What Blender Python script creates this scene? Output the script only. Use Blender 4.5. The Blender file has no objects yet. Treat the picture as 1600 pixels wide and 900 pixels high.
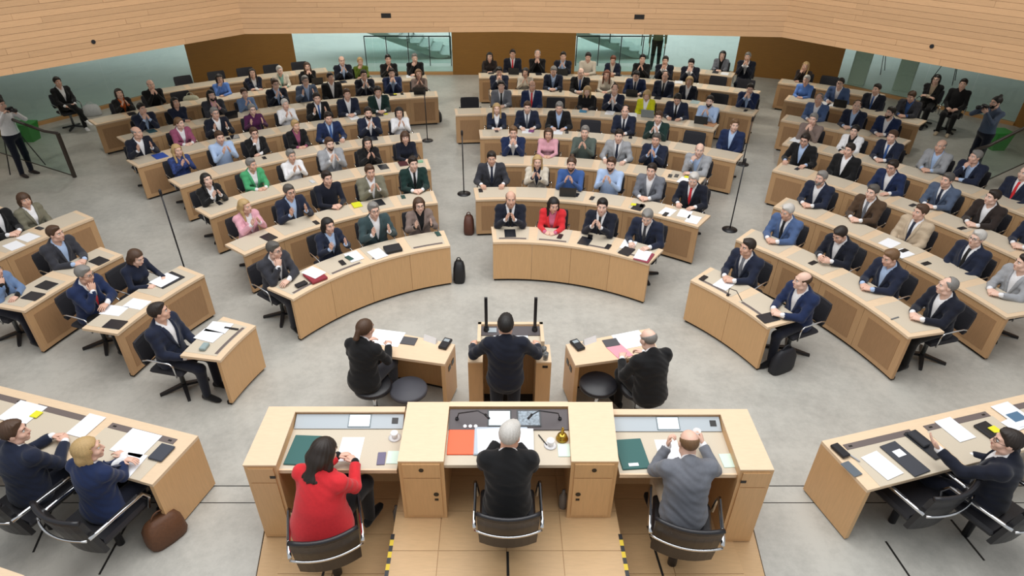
import bpy, math, random
import numpy as np
from mathutils import Vector, Matrix
PI = math.pi
random.seed(7)
SC = bpy.context.scene
COL = SC.collection
# ------------------------------------------------------------------ camera, light, exposure
FPX, PITCH, CAMH, PPX = 991.27, 0.579326, 5.62, 781.2          # focal length in pixels (1600x900), pitch down, height, principal x
cam_d = bpy.data.cameras.new('camera'); cam = bpy.data.objects.new('camera', cam_d); COL.objects.link(cam)
cam.location = (0, 0, CAMH); cam.rotation_euler = (PI/2 - PITCH, 0, 0)
cam_d.sensor_width = 36; cam_d.lens = FPX/1600*36; cam_d.shift_x = (800-PPX)/1600; cam_d.clip_start = .05; cam_d.clip_end = 200
SC.camera = cam
wd = bpy.data.worlds.new('world'); SC.world = wd; wd.use_nodes = True
bg = wd.node_tree.nodes['Background']; bg.inputs[0].default_value = (.93, .965, 1.0, 1); bg.inputs[1].default_value = .60
def area_light(name, loc, size, power, col, rot=(0, 0, 0), sy=None):
    l = bpy.data.lights.new(name, 'AREA'); l.energy = power; l.size = size; l.color = col
    if sy: l.shape = 'RECTANGLE'; l.size_y = sy
    o = bpy.data.objects.new(name, l); COL.objects.link(o); o.location = loc; o.rotation_euler = rot; return o
area_light('foyer_fill', (0, 29, 7.5), 22, 950, (.95, 1.0, 1.0), sy=9)  # added fill, no real skylight: brightens the foyer behind the glass
area_light('skylight', (0, 6.0, 10.5), 11, 1330, (1.0, .992, .98), sy=11)
SC.view_settings.view_transform = 'Standard'; SC.view_settings.look = 'None'
SC.view_settings.exposure = 0.0; SC.view_settings.gamma = 1; SC.view_settings.use_curve_mapping = False

# ------------------------------------------------------------------ pixel -> place on a known height / depth
CP, SP = math.cos(PITCH), math.sin(PITCH)
def ray(px, py):
    u = (px-PPX)/FPX; v = (py-450)/FPX
    return u, CP - v*SP, -SP - v*CP
def at(px, py, z=0.0):
    u, y, d = ray(px, py); t = (z-CAMH)/d
    return Vector((u*t, y*t, z))
def at_y(px, py, Y):
    u, y, d = ray(px, py); t = Y/y
    return Vector((u*t, Y, CAMH+d*t))
CX, CY = .138, 5.248                                            # common centre of all desk arcs
def polar(r, deg, z=0): a = math.radians(deg); return Vector((CX+r*math.cos(a), CY+r*math.sin(a), z))
def to_polar(p): return math.hypot(p[0]-CX, p[1]-CY), math.degrees(math.atan2(p[1]-CY, p[0]-CX))

# ------------------------------------------------------------------ materials
MATS = {}
def srgb(h):
    if isinstance(h, str):
        h = [int(h[i:i+2], 16)/255 for i in (0, 2, 4)]
    return tuple((c/12.92 if c <= .04045 else ((c+.055)/1.055)**2.4) for c in h)
def mat(name, col, rough=.6, metal=0, noise=0, nscale=30, bump=0, spec=.5, rand=0, stretch=None, sheen=0, emit=0):
    if name in MATS: return MATS[name]
    m = bpy.data.materials.new(name); m.use_nodes = True; nt = m.node_tree; N = nt.nodes; L = nt.links
    b = N['Principled BSDF']; c = srgb(col)
    b.inputs['Base Color'].default_value = (*c, 1); b.inputs['Roughness'].default_value = rough; b.inputs['Metallic'].default_value = metal
    b.inputs['Specular IOR Level'].default_value = spec
    if sheen: b.inputs['Sheen Weight'].default_value = sheen
    if emit: b.inputs['Emission Color'].default_value = (*c, 1); b.inputs['Emission Strength'].default_value = emit
    if noise or bump or rand:
        tc = N.new('ShaderNodeTexCoord'); mp = N.new('ShaderNodeMapping'); L.new(tc.outputs['Object'], mp.inputs[0])
        if stretch: mp.inputs['Scale'].default_value = stretch
        nz = N.new('ShaderNodeTexNoise'); nz.inputs['Scale'].default_value = nscale; nz.inputs['Detail'].default_value = 5; nz.inputs['Roughness'].default_value = .6
        L.new(mp.outputs[0], nz.inputs['Vector'])
        hs = N.new('ShaderNodeHueSaturation'); hs.inputs['Color'].default_value = (*c, 1)
        mr = N.new('ShaderNodeMapRange'); L.new(nz.outputs['Fac'], mr.inputs[0])
        mr.inputs[1].default_value = .25; mr.inputs[2].default_value = .75; mr.inputs[3].default_value = 1-noise; mr.inputs[4].default_value = 1+noise
        if rand:
            oi = N.new('ShaderNodeObjectInfo'); mr2 = N.new('ShaderNodeMapRange'); L.new(oi.outputs['Random'], mr2.inputs[0])
            mr2.inputs[3].default_value = 1-rand; mr2.inputs[4].default_value = 1+rand
            mu = N.new('ShaderNodeMath'); mu.operation = 'MULTIPLY'; L.new(mr.outputs[0], mu.inputs[0]); L.new(mr2.outputs[0], mu.inputs[1]); L.new(mu.outputs[0], hs.inputs['Value'])
        else: L.new(mr.outputs[0], hs.inputs['Value'])
        L.new(hs.outputs[0], b.inputs['Base Color'])
        if bump:
            bp = N.new('ShaderNodeBump'); bp.inputs['Strength'].default_value = bump; bp.inputs['Distance'].default_value = .01
            L.new(nz.outputs['Fac'], bp.inputs['Height']); L.new(bp.outputs[0], b.inputs['Normal'])
    MATS[name] = m; return m
def oak(name, col, stretch, noise=.09, rough=.42, rand=.03): return mat(name, col, rough, noise=noise, nscale=7, stretch=stretch, rand=rand)
OAK_TOP = oak('oak_top', 'dfc5a5', (1.5, 8, 8), .05)
OAK_PAN = oak('oak_panel', 'cfa676', (9, 9, .7), .07)
OAK_ROW = oak('oak_row_panel', 'be976d', (9, 9, .7), .07)
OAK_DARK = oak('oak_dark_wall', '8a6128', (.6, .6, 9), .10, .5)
OAK_FLOOR = oak('oak_stage_floor', 'c9a67a', (1.2, 9, 9), .07, .45, .04)
OAK_GAP = mat('oak_joint', '8a6a48', .7)
OAK_FASCIA = oak('oak_fascia', 'cfa57a', (.9, .9, 12), .08, .5, .075)
PERF = mat('perforated_oak', 'a27d58', .6, noise=.16, nscale=60, stretch=(3, 3, .12))
INLAY = mat('inlay_linoleum', 'c9bda9', .55, noise=.03, nscale=90)
BLACK = mat('black_plinth', '17130f', .6)
BLKPL = mat('black_plastic', '1c1c20', .4)
LEATH = mat('black_leather', '1d1c20', .38, noise=.12, nscale=120, bump=.12)
CHAIRF = mat('chair_fabric', '26262c', .75, noise=.12, nscale=160)
CHROME = mat('chrome', 'd5d6d8', .18, metal=1)
STEEL = mat('steel_grey', '8d9192', .35, metal=.8)
DSTRIP = mat('control_strip', '6a5f5c', .5)
PAPER = mat('paper_white', 'eef0f4', .8)
CONC = None
def concrete():
    m = bpy.data.materials.new('concrete_floor'); m.use_nodes = True; nt = m.node_tree; N = nt.nodes; L = nt.links; b = N['Principled BSDF']
    tc = N.new('ShaderNodeTexCoord')
    def nz(s, d, r): n = N.new('ShaderNodeTexNoise'); n.inputs['Scale'].default_value = s; n.inputs['Detail'].default_value = d; n.inputs['Roughness'].default_value = r; L.new(tc.outputs['Object'], n.inputs['Vector']); return n
    a, c = nz(1.1, 8, .65), nz(9, 9, .75)
    mx = N.new('ShaderNodeMath'); mx.operation = 'MULTIPLY_ADD'; L.new(c.outputs['Fac'], mx.inputs[0]); mx.inputs[1].default_value = .75; L.new(a.outputs['Fac'], mx.inputs[2])
    cr = N.new('ShaderNodeValToRGB'); cr.color_ramp.elements[0].position = .68; cr.color_ramp.elements[0].color = (*srgb('a4a29b'), 1)
    cr.color_ramp.elements[1].position = 1.08; cr.color_ramp.elements[1].color = (*srgb('b9b7af'), 1)
    L.new(mx.outputs[0], cr.inputs[0]); L.new(cr.outputs[0], b.inputs['Base Color']); b.inputs['Roughness'].default_value = .42
    bp = N.new('ShaderNodeBump'); bp.inputs['Strength'].default_value = .05; L.new(c.outputs['Fac'], bp.inputs['Height']); L.new(bp.outputs[0], b.inputs['Normal'])
    return m
CONC = concrete()
def glass_mat():
    m = bpy.data.materials.new('tinted_glass'); m.use_nodes = True; nt = m.node_tree; N = nt.nodes; L = nt.links; N.remove(N['Principled BSDF'])
    out = N['Material Output']; tr = N.new('ShaderNodeBsdfTransparent'); tr.inputs[0].default_value = (.84, .925, .905, 1)
    gl = N.new('ShaderNodeBsdfGlossy'); gl.inputs['Roughness'].default_value = .03
    lw = N.new('ShaderNodeLayerWeight'); pw = N.new('ShaderNodeMath'); pw.operation = 'POWER'; L.new(lw.outputs['Facing'], pw.inputs[0]); pw.inputs[1].default_value = 4
    fr = N.new('ShaderNodeMath'); fr.operation = 'MULTIPLY_ADD'; L.new(pw.outputs[0], fr.inputs[0]); fr.inputs[1].default_value = .45; fr.inputs[2].default_value = .04; mx = N.new('ShaderNodeMixShader')
    L.new(fr.outputs[0], mx.inputs[0]); L.new(tr.outputs[0], mx.inputs[1]); L.new(gl.outputs[0], mx.inputs[2]); L.new(mx.outputs[0], out.inputs[0]); return m
GLASS = glass_mat()
def clear_mat():
    m = bpy.data.materials.new('clear_glass'); m.use_nodes = True; b = m.node_tree.nodes['Principled BSDF']
    b.inputs['Transmission Weight'].default_value = .9; b.inputs['Roughness'].default_value = .05; b.inputs['Base Color'].default_value = (.93, .96, .97, 1); return m
CLEAR = clear_mat()

# ------------------------------------------------------------------ mesh building
class MB:
    def __init__(s): s.v = []; s.f = []; s.m = []; s.cur = 0
    def add(s, vs, fs):
        n = len(s.v); s.v += [tuple(v) for v in vs]; s.f += [tuple(i+n for i in f) for f in fs]; s.m += [s.cur]*len(fs); return s
    def box(s, x0, x1, y0, y1, z0, z1, M=None):
        vs = [Vector((x, y, z)) for z in (z0, z1) for x, y in ((x0, y0), (x1, y0), (x1, y1), (x0, y1))]
        if M is not None: vs = [M @ v for v in vs]
        return s.add(vs, [(3, 2, 1, 0), (4, 5, 6, 7), (0, 1, 5, 4), (1, 2, 6, 5), (2, 3, 7, 6), (3, 0, 4, 7)])
    def prism(s, pts, z0, z1, M=None):
        n = len(pts); ar = sum(pts[i][0]*pts[(i+1) % n][1]-pts[(i+1) % n][0]*pts[i][1] for i in range(n))
        if ar < 0: pts = pts[::-1]
        vs = [Vector((p[0], p[1], z)) for z in (z0, z1) for p in pts]
        if M is not None: vs = [M @ v for v in vs]
        return s.add(vs, [tuple(range(n))[::-1], tuple(range(n, 2*n))]+[(i, (i+1) % n, n+(i+1) % n, n+i) for i in range(n)])
    def bevbox(s, x0, x1, y0, y1, z0, z1, b=.01, M=None):        # box with rounded vertical corners and soft top/bottom edges
        pts = []
        for cx, cy, a0 in ((x1-b, y1-b, 0), (x0+b, y1-b, 90), (x0+b, y0+b, 180), (x1-b, y0+b, 270)):
            for k in range(3): a = math.radians(a0+45*k); pts.append((cx, cy, math.cos(a), math.sin(a)))
        rings = []; e = min(b, (z1-z0)/2)
        for z, d in ((z0, -e*.7), (z0+e, 0), (z1-e, 0), (z1, -e*.7)): rings.append([Vector((p[0]+p[2]*(b+d), p[1]+p[3]*(b+d), z)) for p in pts])
        return s.loft(rings, True, M)
    def loft(s, rings, caps=True, M=None):
        n = len(rings[0]); vs = [v for r in rings for v in r]
        if M is not None: vs = [M @ Vector(v) for v in vs]
        fs = [(k*n+i, k*n+(i+1) % n, (k+1)*n+(i+1) % n, (k+1)*n+i) for k in range(len(rings)-1) for i in range(n)]
        if caps: fs += [tuple(range(n))[::-1], tuple(range((len(rings)-1)*n, len(rings)*n))]
        return s.add(vs, fs)
    def lathe(s, prof, n=16, M=None):
        return s.loft([[Vector((r*math.cos(2*PI*i/n), r*math.sin(2*PI*i/n), z)) for i in range(n)] for r, z in prof], True, M)
    def tube(s, pts, r, n=8, M=None, closed=False):
        pts = [Vector(p) for p in pts]; rings = []; up = None; K = len(pts)
        for i, p in enumerate(pts):
            d = (pts[min(i+1, K-1)]-pts[max(i-1, 0)]).normalized() if not closed else (pts[(i+1) % K]-pts[i-1]).normalized()
            if up is None: up = d.orthogonal().normalized()
            up = (up-d*up.dot(d)).normalized(); w = d.cross(up); rr = r[i] if isinstance(r, (list, tuple)) else r
            rings.append([p+(up*math.cos(2*PI*k/n)+w*math.sin(2*PI*k/n))*rr for k in range(n)])
        if closed: rings.append(rings[0]); return s.loft(rings, False, M)
        return s.loft(rings, True, M)
    def arc(s, r0, r1, a0, a1, z0, z1, n=None):                  # curved bar around the hall centre
        n = n or max(1, int(abs(a1-a0)/2.0+.99)); rings = []
        for i in range(n+1):
            a = a0+(a1-a0)*i/n; rings.append([polar(r0, a, z0), polar(r0, a, z1), polar(r1, a, z1), polar(r1, a, z0)])
        return s.loft(rings, True)
    def arrays(s, v, f, mi=0):
        n = len(s.v); s.v += [tuple(map(float, p)) for p in v]; s.f += [tuple(int(i)+n for i in q) for q in f]; s.m += [mi]*len(f); return s
    def mesh(s, name, mats, off=None, smooth=False):
        me = bpy.data.meshes.new(name); vs = s.v if off is None else [(v[0]-off[0], v[1]-off[1], v[2]-off[2]) for v in s.v]
        me.from_pydata(vs, [], s.f)
        for m in (mats if isinstance(mats, (list, tuple)) else [mats]): me.materials.append(m)
        if any(s.m): me.polygons.foreach_set('material_index', s.m)
        if smooth: me.polygons.foreach_set('use_smooth', [True]*len(s.f))
        me.update(); return me
    def build(s, name, mats, parent=None, smooth=False):          # vertices given in world space
        off = parent.matrix_world.translation if parent else None
        if parent:
            p = parent; off = Vector((0, 0, 0))
            while p: off += p.location; p = p.parent
        me = s.mesh(name, mats, off, smooth); o = bpy.data.objects.new(name, me); COL.objects.link(o); o.parent = parent; return o
    def thing(s, name, mats, label, cat, group=None, smooth=False):   # one-mesh top-level thing, origin at its base centre
        xs, ys, zs = zip(*s.v); off = Vector(((min(xs)+max(xs))/2, (min(ys)+max(ys))/2, min(zs)))
        o = bpy.data.objects.new(name, s.mesh(name, mats, off, smooth)); COL.objects.link(o); o.location = off
        return tag(o, label, cat, group)
def tag(o, label, cat, group=None):
    o['label'] = label; o['category'] = cat
    if group: o['group'] = group
    return o
def empty(name, loc, rz=0, label=None, cat=None, group=None):
    o = bpy.data.objects.new(name, None); COL.objects.link(o); o.location = loc; o.rotation_euler = (0, 0, rz); o.empty_display_size = .1
    if label: tag(o, label, cat, group)
    return o
def link(name, me, parent=None, loc=(0, 0, 0), rot=(0, 0, 0)):
    o = bpy.data.objects.new(name, me); COL.objects.link(o); o.parent = parent; o.location = loc; o.rotation_euler = rot; return o
def struct(o): o['kind'] = 'structure'; return o
def TR(x=0, y=0, z=0, rz=0, rx=0, ry=0): return Matrix.Translation((x, y, z)) @ Matrix.Rotation(rz, 4, 'Z') @ Matrix.Rotation(ry, 4, 'Y') @ Matrix.Rotation(rx, 4, 'X')
ORD = ['first', 'second', 'third', 'fourth', 'fifth', 'sixth', 'seventh', 'eighth', 'ninth', 'tenth', 'eleventh', 'twelfth']
# ------------------------------------------------------------------ the hall
GR = 15.6
o = struct(MB().box(-20, 20, -3, 34, -.2, 0).build('floor', CONC))
# gallery fascia: five facets of long oak planks over the soffit
ZF = 2.85
Fp = [(-14.2, 1.5), (-11.0, 7.2), None, None, None, (11.6, 7.4), (14.6, 1.6)]
pl, pm, pr = at(382, 52, ZF), at(802, 48.5, ZF), at(1222, 57, ZF)
el, er = at(0, 118, ZF), at(1600, 125, ZF)
def ext(a, b, k): d = (Vector(b)-Vector(a)).normalized(); return Vector(a)+d*k
corner = [ext(pl, el, 9.5), pl, pm, pr, ext(pr, er, 9.5)]
fasc_name = ['left', 'back_left', 'back_right', 'right']
for i in range(4):
    a, b = corner[i], corner[i+1]; a = Vector((a.x, a.y, 0)); b = Vector((b.x, b.y, 0)); d = (b-a).normalized(); nrm = Vector((d.y, -d.x, 0))   # towards the hall
    L = (b-a).length; ang = math.atan2(d.y, d.x); M = TR(a.x, a.y, 0, ang)
    w = struct(MB().box(0, L, 0, .12, ZF, 5.6, M).build('wall_fascia_'+fasc_name[i], OAK_GAP, None))
    hgt = .098; nc = int((5.6-ZF)/hgt)
    for c in range(nc):
        x = 0; first = True
        while x < L-.01:
            ln = random.uniform(1.6, 4.2)*(random.uniform(.3, 1) if first else 1); first = False
            x2 = min(L, x+ln)
            if L-x2 < .5: x2 = L
            pr_ = random.uniform(.020, .026); z0 = ZF+c*hgt+(0 if c else -.01)
            mb = MB().box(x+.0015, x2-.0015, -pr_, 0, z0, ZF+(c+1)*hgt-.004, M); p = mb.build('plank', OAK_FASCIA, w); x = x2
    if i == 1: MB().box(L*.533-.12, L*.533+.08, -.03, .0, 3.13, 3.22, M).build('speaker_opening', BLACK, w)
    if i == 2: MB().box(L*.47-.10, L*.47+.10, -.03, .0, 3.13, 3.22, M).build('speaker_opening', BLACK, w)
for nm, px, py, i in (('left', 145, 65, 0), ('right', 1457, 72, 3)):
    a, b = corner[i], corner[i+1]
    n = Vector((b.y-a.y, a.x-b.x, 0)).normalized(); u = Vector(ray(px, py)); c0 = Vector((0, 0, CAMH)); t = (Vector((a.x, a.y, 0))-c0).dot(n)/u.dot(n); p = c0+u*t
    w = bpy.data.objects['wall_fascia_'+nm]; MB().lathe([(.035, 0), (.035, .035)], 12, Matrix.Translation(p) @ n.to_track_quat('Z', 'Y').to_matrix().to_4x4()).build('sensor', BLKPL, w)
# soffit above the rear rows (underside of the gallery)
wl, wr = at(20, 206, 0), at(1592, 172, 0)
bl0 = at(268, 147, 0); 
SOFM = mat('soffit_plaster', 'b4aa98', .8)
pts = [(c.x, c.y) for c in corner]+[(24, 3), (24, 23.6), (-24, 23.6), (-24, 3)]
struct(MB().prism(pts, ZF+.02, ZF+.4).build('ceiling', SOFM))
# rear wall line: wood piers and tinted glass between them
def wallseg(name, p, q, z0, z1, th, m, nm=None, kind=True):
    p = Vector((p[0], p[1], 0)); q = Vector((q[0], q[1], 0)); d = (q-p); M = TR(p.x, p.y, 0, math.atan2(d.y, d.x))
    o = MB().box(0, d.length, 0, th, z0, z1, M).build(name, m)
    return struct(o)
YB = 21.6
def wx(px, Y=YB, z=1.2):                                        # x at depth Y of the pixel column, measured at height z
    lo = at_y(px, 90, Y); return lo.x
WIN = []
xa, xb, xc, xd = wx(462), wx(707), wx(898), wx(1150)
ll = at(292, 140, 0); lc = at(452, 118, 0)
lf = at(20, 206, 0)
rl = at(1306, 140, 0)
xL0 = wx(300, 20.6); 
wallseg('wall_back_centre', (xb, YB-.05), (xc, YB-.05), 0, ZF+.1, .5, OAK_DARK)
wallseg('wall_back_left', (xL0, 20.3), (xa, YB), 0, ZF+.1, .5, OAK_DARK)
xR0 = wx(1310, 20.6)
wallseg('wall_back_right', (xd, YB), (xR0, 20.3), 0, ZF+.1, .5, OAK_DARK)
# glass walls
def glass(n, p, q, npan):
    p = Vector((p[0], p[1], 0)); q = Vector((q[0], q[1], 0)); d = q-p; Ln = d.length; M = TR(p.x, p.y, 0, math.atan2(d.y, d.x))
    w = struct(MB().box(0, Ln, -.05, .05, 0, .09, M).box(0, Ln, -.05, .05, ZF-.06, ZF+.02, M).build('window_%d' % n, mat('oak_sill', 'b98f5c', .5)))
    for k in range(npan):
        MB().box(Ln*k/npan+.004, Ln*(k+1)/npan-.004, -.006, .006, .09, ZF-.06, M).build('pane', GLASS, w)
    return w
LP, RP = at(24, 205, 0), at(1583, 196, 0)
glass(1, LP, (xL0, 20.3), 4)
glass(2, (xa, YB), (xb, YB), 2)
glass(3, (xc, YB), (xd, YB), 2)
glass(4, (xR0, 20.3), RP, 4)
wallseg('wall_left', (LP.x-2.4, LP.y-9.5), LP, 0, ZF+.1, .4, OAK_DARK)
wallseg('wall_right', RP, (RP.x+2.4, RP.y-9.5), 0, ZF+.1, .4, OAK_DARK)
# side columns of oak near the frame edge
p = at(10, 214, 0)
# foyer beyond the glass
FOY = mat('foyer_stone', 'dfe2dd', .5, noise=.05, nscale=1.2)
struct(MB().box(-26, 26, 10, 36, .001, .012).box(-14.5, 14.5, 10, 21, .001, .0011).build('floor_foyer', FOY)) if False else None
def poly_floor():
    ring = [(LP.x-.1, LP.y+.1), (xL0-.05, 20.36), (xa, YB+.06), (xd, YB+.06), (xR0+.05, 20.36), (RP.x+.1, RP.y+.1), (28, RP.y+.1), (28, 36), (-28, 36), (-28, LP.y+.1)]
    mb = MB().prism(ring, .002, .03); return struct(mb.build('floor_foyer', FOY))
poly_floor()
struct(MB().box(-28, 28, 35.5, 36, 0, 6).build('wall_foyer', mat('foyer_wall', 'e4e8e6', .7)))
struct(MB().box(-28, -27.6, 4, 36, 0, 6).build('wall_foyer_left', MATS['foyer_wall'])); struct(MB().box(27.6, 28, 4, 36, 0, 6).build('wall_foyer_right', MATS['foyer_wall']))
# foyer stairs behind the glass, falling to the right, with rails
RAIL = mat('rail_metal', '3f4a4a', .4, metal=.6); STONE = mat('stair_stone', 'cfd6d3', .6)
def stair(px_foot, Y, n, label):
    f = at_y(px_foot, 100, Y); x0 = f.x; e = empty('staircase', (x0-n*.19, Y+.6, .03), 0, label, 'staircase', None)
    for k in range(n):
        MB().box(x0-(k+1)*.36, x0-k*.36, Y, Y+1.5, .03+.135*(k+1)-.05, .03+.135*(k+1)).build('tread', STONE, e)
        MB().box(x0-(k)*.36-.03, x0-k*.36-.012, Y, Y+1.5, .03+.135*k, .03+.135*(k+1)-.05).build('riser', STONE, e)
    for yy in (Y+.02, Y+1.44):
        MB().prism([(0, 0), (n*.36, n*.135), (n*.36, n*.135-.28), (.5, -.02)], 0, .05, TR(x0, yy+.05, .06) @ Matrix.Rotation(PI/2, 4, 'X') @ Matrix.Scale(-1, 4, (1, 0, 0))).build('stringer', STONE, e)
        MB().tube([(x0+.2, yy, .95), (x0-n*.36, yy, .95+n*.135)], .024, 6).build('handrail', RAIL, e)
        for k in range(0, n+1, 4): MB().tube([(x0-k*.36, yy, .03+.135*k), (x0-k*.36, yy, .97+.135*k)], .018, 6).build('baluster', RAIL, e)
    return e
stair(704, 23.6, 13, 'pale stone staircase with dark rails behind the glass left of centre')
stair(1012, 23.6, 13, 'pale stone staircase with dark rails behind the glass right of centre')
def railing(px0, px1, Y, label):
    a = at_y(px0, 90, Y).x; b = at_y(px1, 90, Y).x; e = empty('railing', ((a+b)/2, Y, .03), 0, label, 'railing')
    MB().tube([(a, Y, 1.0), (b, Y, 1.0)], .022, 6).build('top_rail', RAIL, e); n = 4
    for k in range(n+1): x = a+(b-a)*k/n; MB().tube([(x, Y, .03), (x, Y, 1.0)], .018, 6).build('post', RAIL, e)
    for k in range(n): MB().box(a+(b-a)*k/n+.03, a+(b-a)*(k+1)/n-.03, Y-.006, Y+.006, .12, .94).build('pane', GLASS, e)
railing(572, 705, 22.6, 'dark metal railing in front of the left foyer staircase')
railing(900, 1037, 22.6, 'dark metal railing in front of the right foyer staircase')
# grey slanted pillars in the foyer at right
for px, py, px2, py2, w_, lab in ((1335, 138, 1356, 98, 1.0, 'grey pillar box behind the right glass wall, nearer the oak pier'), (1405, 148, 1424, 106, 1.0, 'grey pillar box behind the right glass wall, nearer the seated pair')):
    p = at(px, py, 0); 
    q = Vector((p.x*1.02, p.y*1.02, .03)); M = TR(q.x, q.y, .03, -.6)
    MB().bevbox(-.24, .24, -.16, .16, 0, 1.0, .02, M).thing('pillar_box', mat('grey_felt', 'd2d1c6', .8, noise=.08, nscale=60), lab, 'pillar')
# ------------------------------------------------------------------ stage
S1, S2 = .2, .55
st = struct(MB().prism([(-2.42, 4.62), (2.58, 4.62), (2.30, 2.2), (-2.06, 2.2)], 0, S1-.01).build('floor_stage', OAK_FLOOR))
def boards(parent, x0f, x1f, y0, y1, z0, z1, edges):            # boards running across, cut at the given x lines
    k = 0
    for a, b in zip(edges[:-1], edges[1:]):
        y = y0
        while y < y1-.01:
            yy = min(y1, y+.42); xa_, xb_ = (a, b)
            MB().box(xa_+.003, xb_-.003, y+.002, yy-.002, z0, z1).build('board', OAK_FLOOR, parent); y = yy
boards(st, 0, 0, 2.2, 4.55, S1-.01, S1, [-2.06, -1.55, -1.02])
boards(st, 0, 0, 2.2, 4.55, S1-.01, S1, [1.14, 1.62, 2.26])
st2 = struct(MB().box(-.985, 1.105, 2.2, 4.60, S1-.01, S2-.012).build('floor_president', OAK_FLOOR))
boards(st2, 0, 0, 2.2, 4.5, S2-.012, S2, [-.985, -.55, .06, .56, 1.105])
YEL = mat('warning_yellow', 'e3c53a', .6)
for sx, x in ((-1, -.985), (1, 1.105)):
    for k in range(30):
        y = 2.25+k*.06
        if y < 3.62: MB().box(x-.012 if sx < 0 else x-.022, x+.022 if sx < 0 else x+.012, y, y+.06, S2, S2+.002).build('hazard_tape', YEL if k % 2 else BLKPL, st2)
# slots the podium chairs slide in, and floor joints by the benches
def slot(p, q, z, w=.022, parent=None, nm='slot'):
    d = (q-p); M = TR(p.x, p.y, z, math.atan2(d.y, d.x)); return MB().box(0, d.length, -w/2, w/2, 0, .0025, M).build(nm, BLACK, parent)
for a, b, z, par in (((531, 790), (504, 900), S1, st), ((1012, 822), (1036, 900), S1, st), ((793, 862), (794, 900), S2, st2)):
    slot(at(*a, z), at(*b, z), z, parent=par)

# ------------------------------------------------------------------ added fill lamps, unseen, brightening the rows under the gallery soffit
FILLM = mat('fill_diffuser', 'fff3e0', .5, emit=4)
def fill_light(x, y, z, power, label, group, size=.22, col=(1, .95, .86)):
    e = empty('fill_light', (x, y, z), 0, label, 'fill light', group)
    MB().lathe([(size*.62, z-.03), (size*.62, z)], 16, TR(x, y, 0)).build('housing', BLKPL, e); MB().lathe([(size*.5, z-.034), (size*.5, z-.028)], 16, TR(x, y, 0)).build('diffuser', FILLM, e)
    l = bpy.data.lights.new('fill_light', 'AREA'); l.shape = 'DISK'; l.size = size; l.energy = power; l.color = col; o = bpy.data.objects.new('soffit_fill_lamp', l); COL.objects.link(o); o.parent = e; o.location = (0, 0, -.04)
for k, x in enumerate((-7.5, -5.0, -2.5, 0, 2.5, 5.0, 7.5)): fill_light(x, 17.2, ZF+.02, 26, 'added fill lamp in the soffit over the rear rows, %s from left' % ORD[k], 'added soffit fill lamps over the rear rows')
for k, x in enumerate((-6.2, -3.7, -1.2, 1.3, 3.8, 6.3)): fill_light(x, 19.8, ZF+.02, 22, 'added fill lamp in the soffit by the back wall, %s from left' % ORD[k], 'added soffit fill lamps by the back wall')
for s_ in (-1, 1):
    for k, (x, y) in enumerate(((11.0, 16.5), (9.6, 14.5), (11.3, 12.6), (12.6, 10.6))): fill_light(s_*x, y, ZF+.02, 12, 'added fill lamp in the %s side soffit, %s from the back wall' % ('left' if s_ < 0 else 'right', ORD[k]), 'added soffit fill lamps at the %s side' % ('left' if s_ < 0 else 'right'))
# ------------------------------------------------------------------ member desks: concentric arcs
RAD = [3.54, 5.11, 6.68, 8.27, 9.87, 11.45, 13.15, 14.72]
DEPTH, TOP = .53, .74
BLOCK = {'F': 'far-left', 'L': 'left', 'C': 'centre', 'R': 'right'}
# row: (first angle = rightmost, last angle, seats)
ROWS = {'F1': (158, 169.8, 1), 'F2': (150, 167, 2), 'F3': (152, 165.7, 2), 'F4': (148, 163, 3), 'F5': (151.5, 162, 2),
        'L1': (105, 147, 4), 'L2': (104, 142.2, 5), 'L3': (103, 139, 6), 'L4': (102.8, 137.2, 7), 'L5': (103.6, 138, 8), 'L6': (98.8, 136.0, 10), 'L7': (99.6, 136.2, 11), 'L8': (110.6, 129, 5),
        'C1': (54, 94, 4), 'C2': (52.3, 96.4, 6), 'C3': (58, 92.3, 6), 'C4': (56, 94, 8), 'C5': (61.6, 97, 9), 'C6': (58.6, 92, 10), 'C7': (60, 93.2, 11), 'C8': (63.8, 70.5, 2),
        'R1': (21.3, 43, 2), 'R2': (12.2, 45, 4), 'R3': (13, 46, 5), 'R4': (12.6, 51, 8), 'R5': (15, 53, 9), 'R6': (42.5, 55.5, 4), 'R7': (43.5, 57, 4), 'R8': (49, 59, 3)}
def rowword(k): return '%s row of %s block' % (ORD[int(k[1])-1], BLOCK[k[0]])
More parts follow.
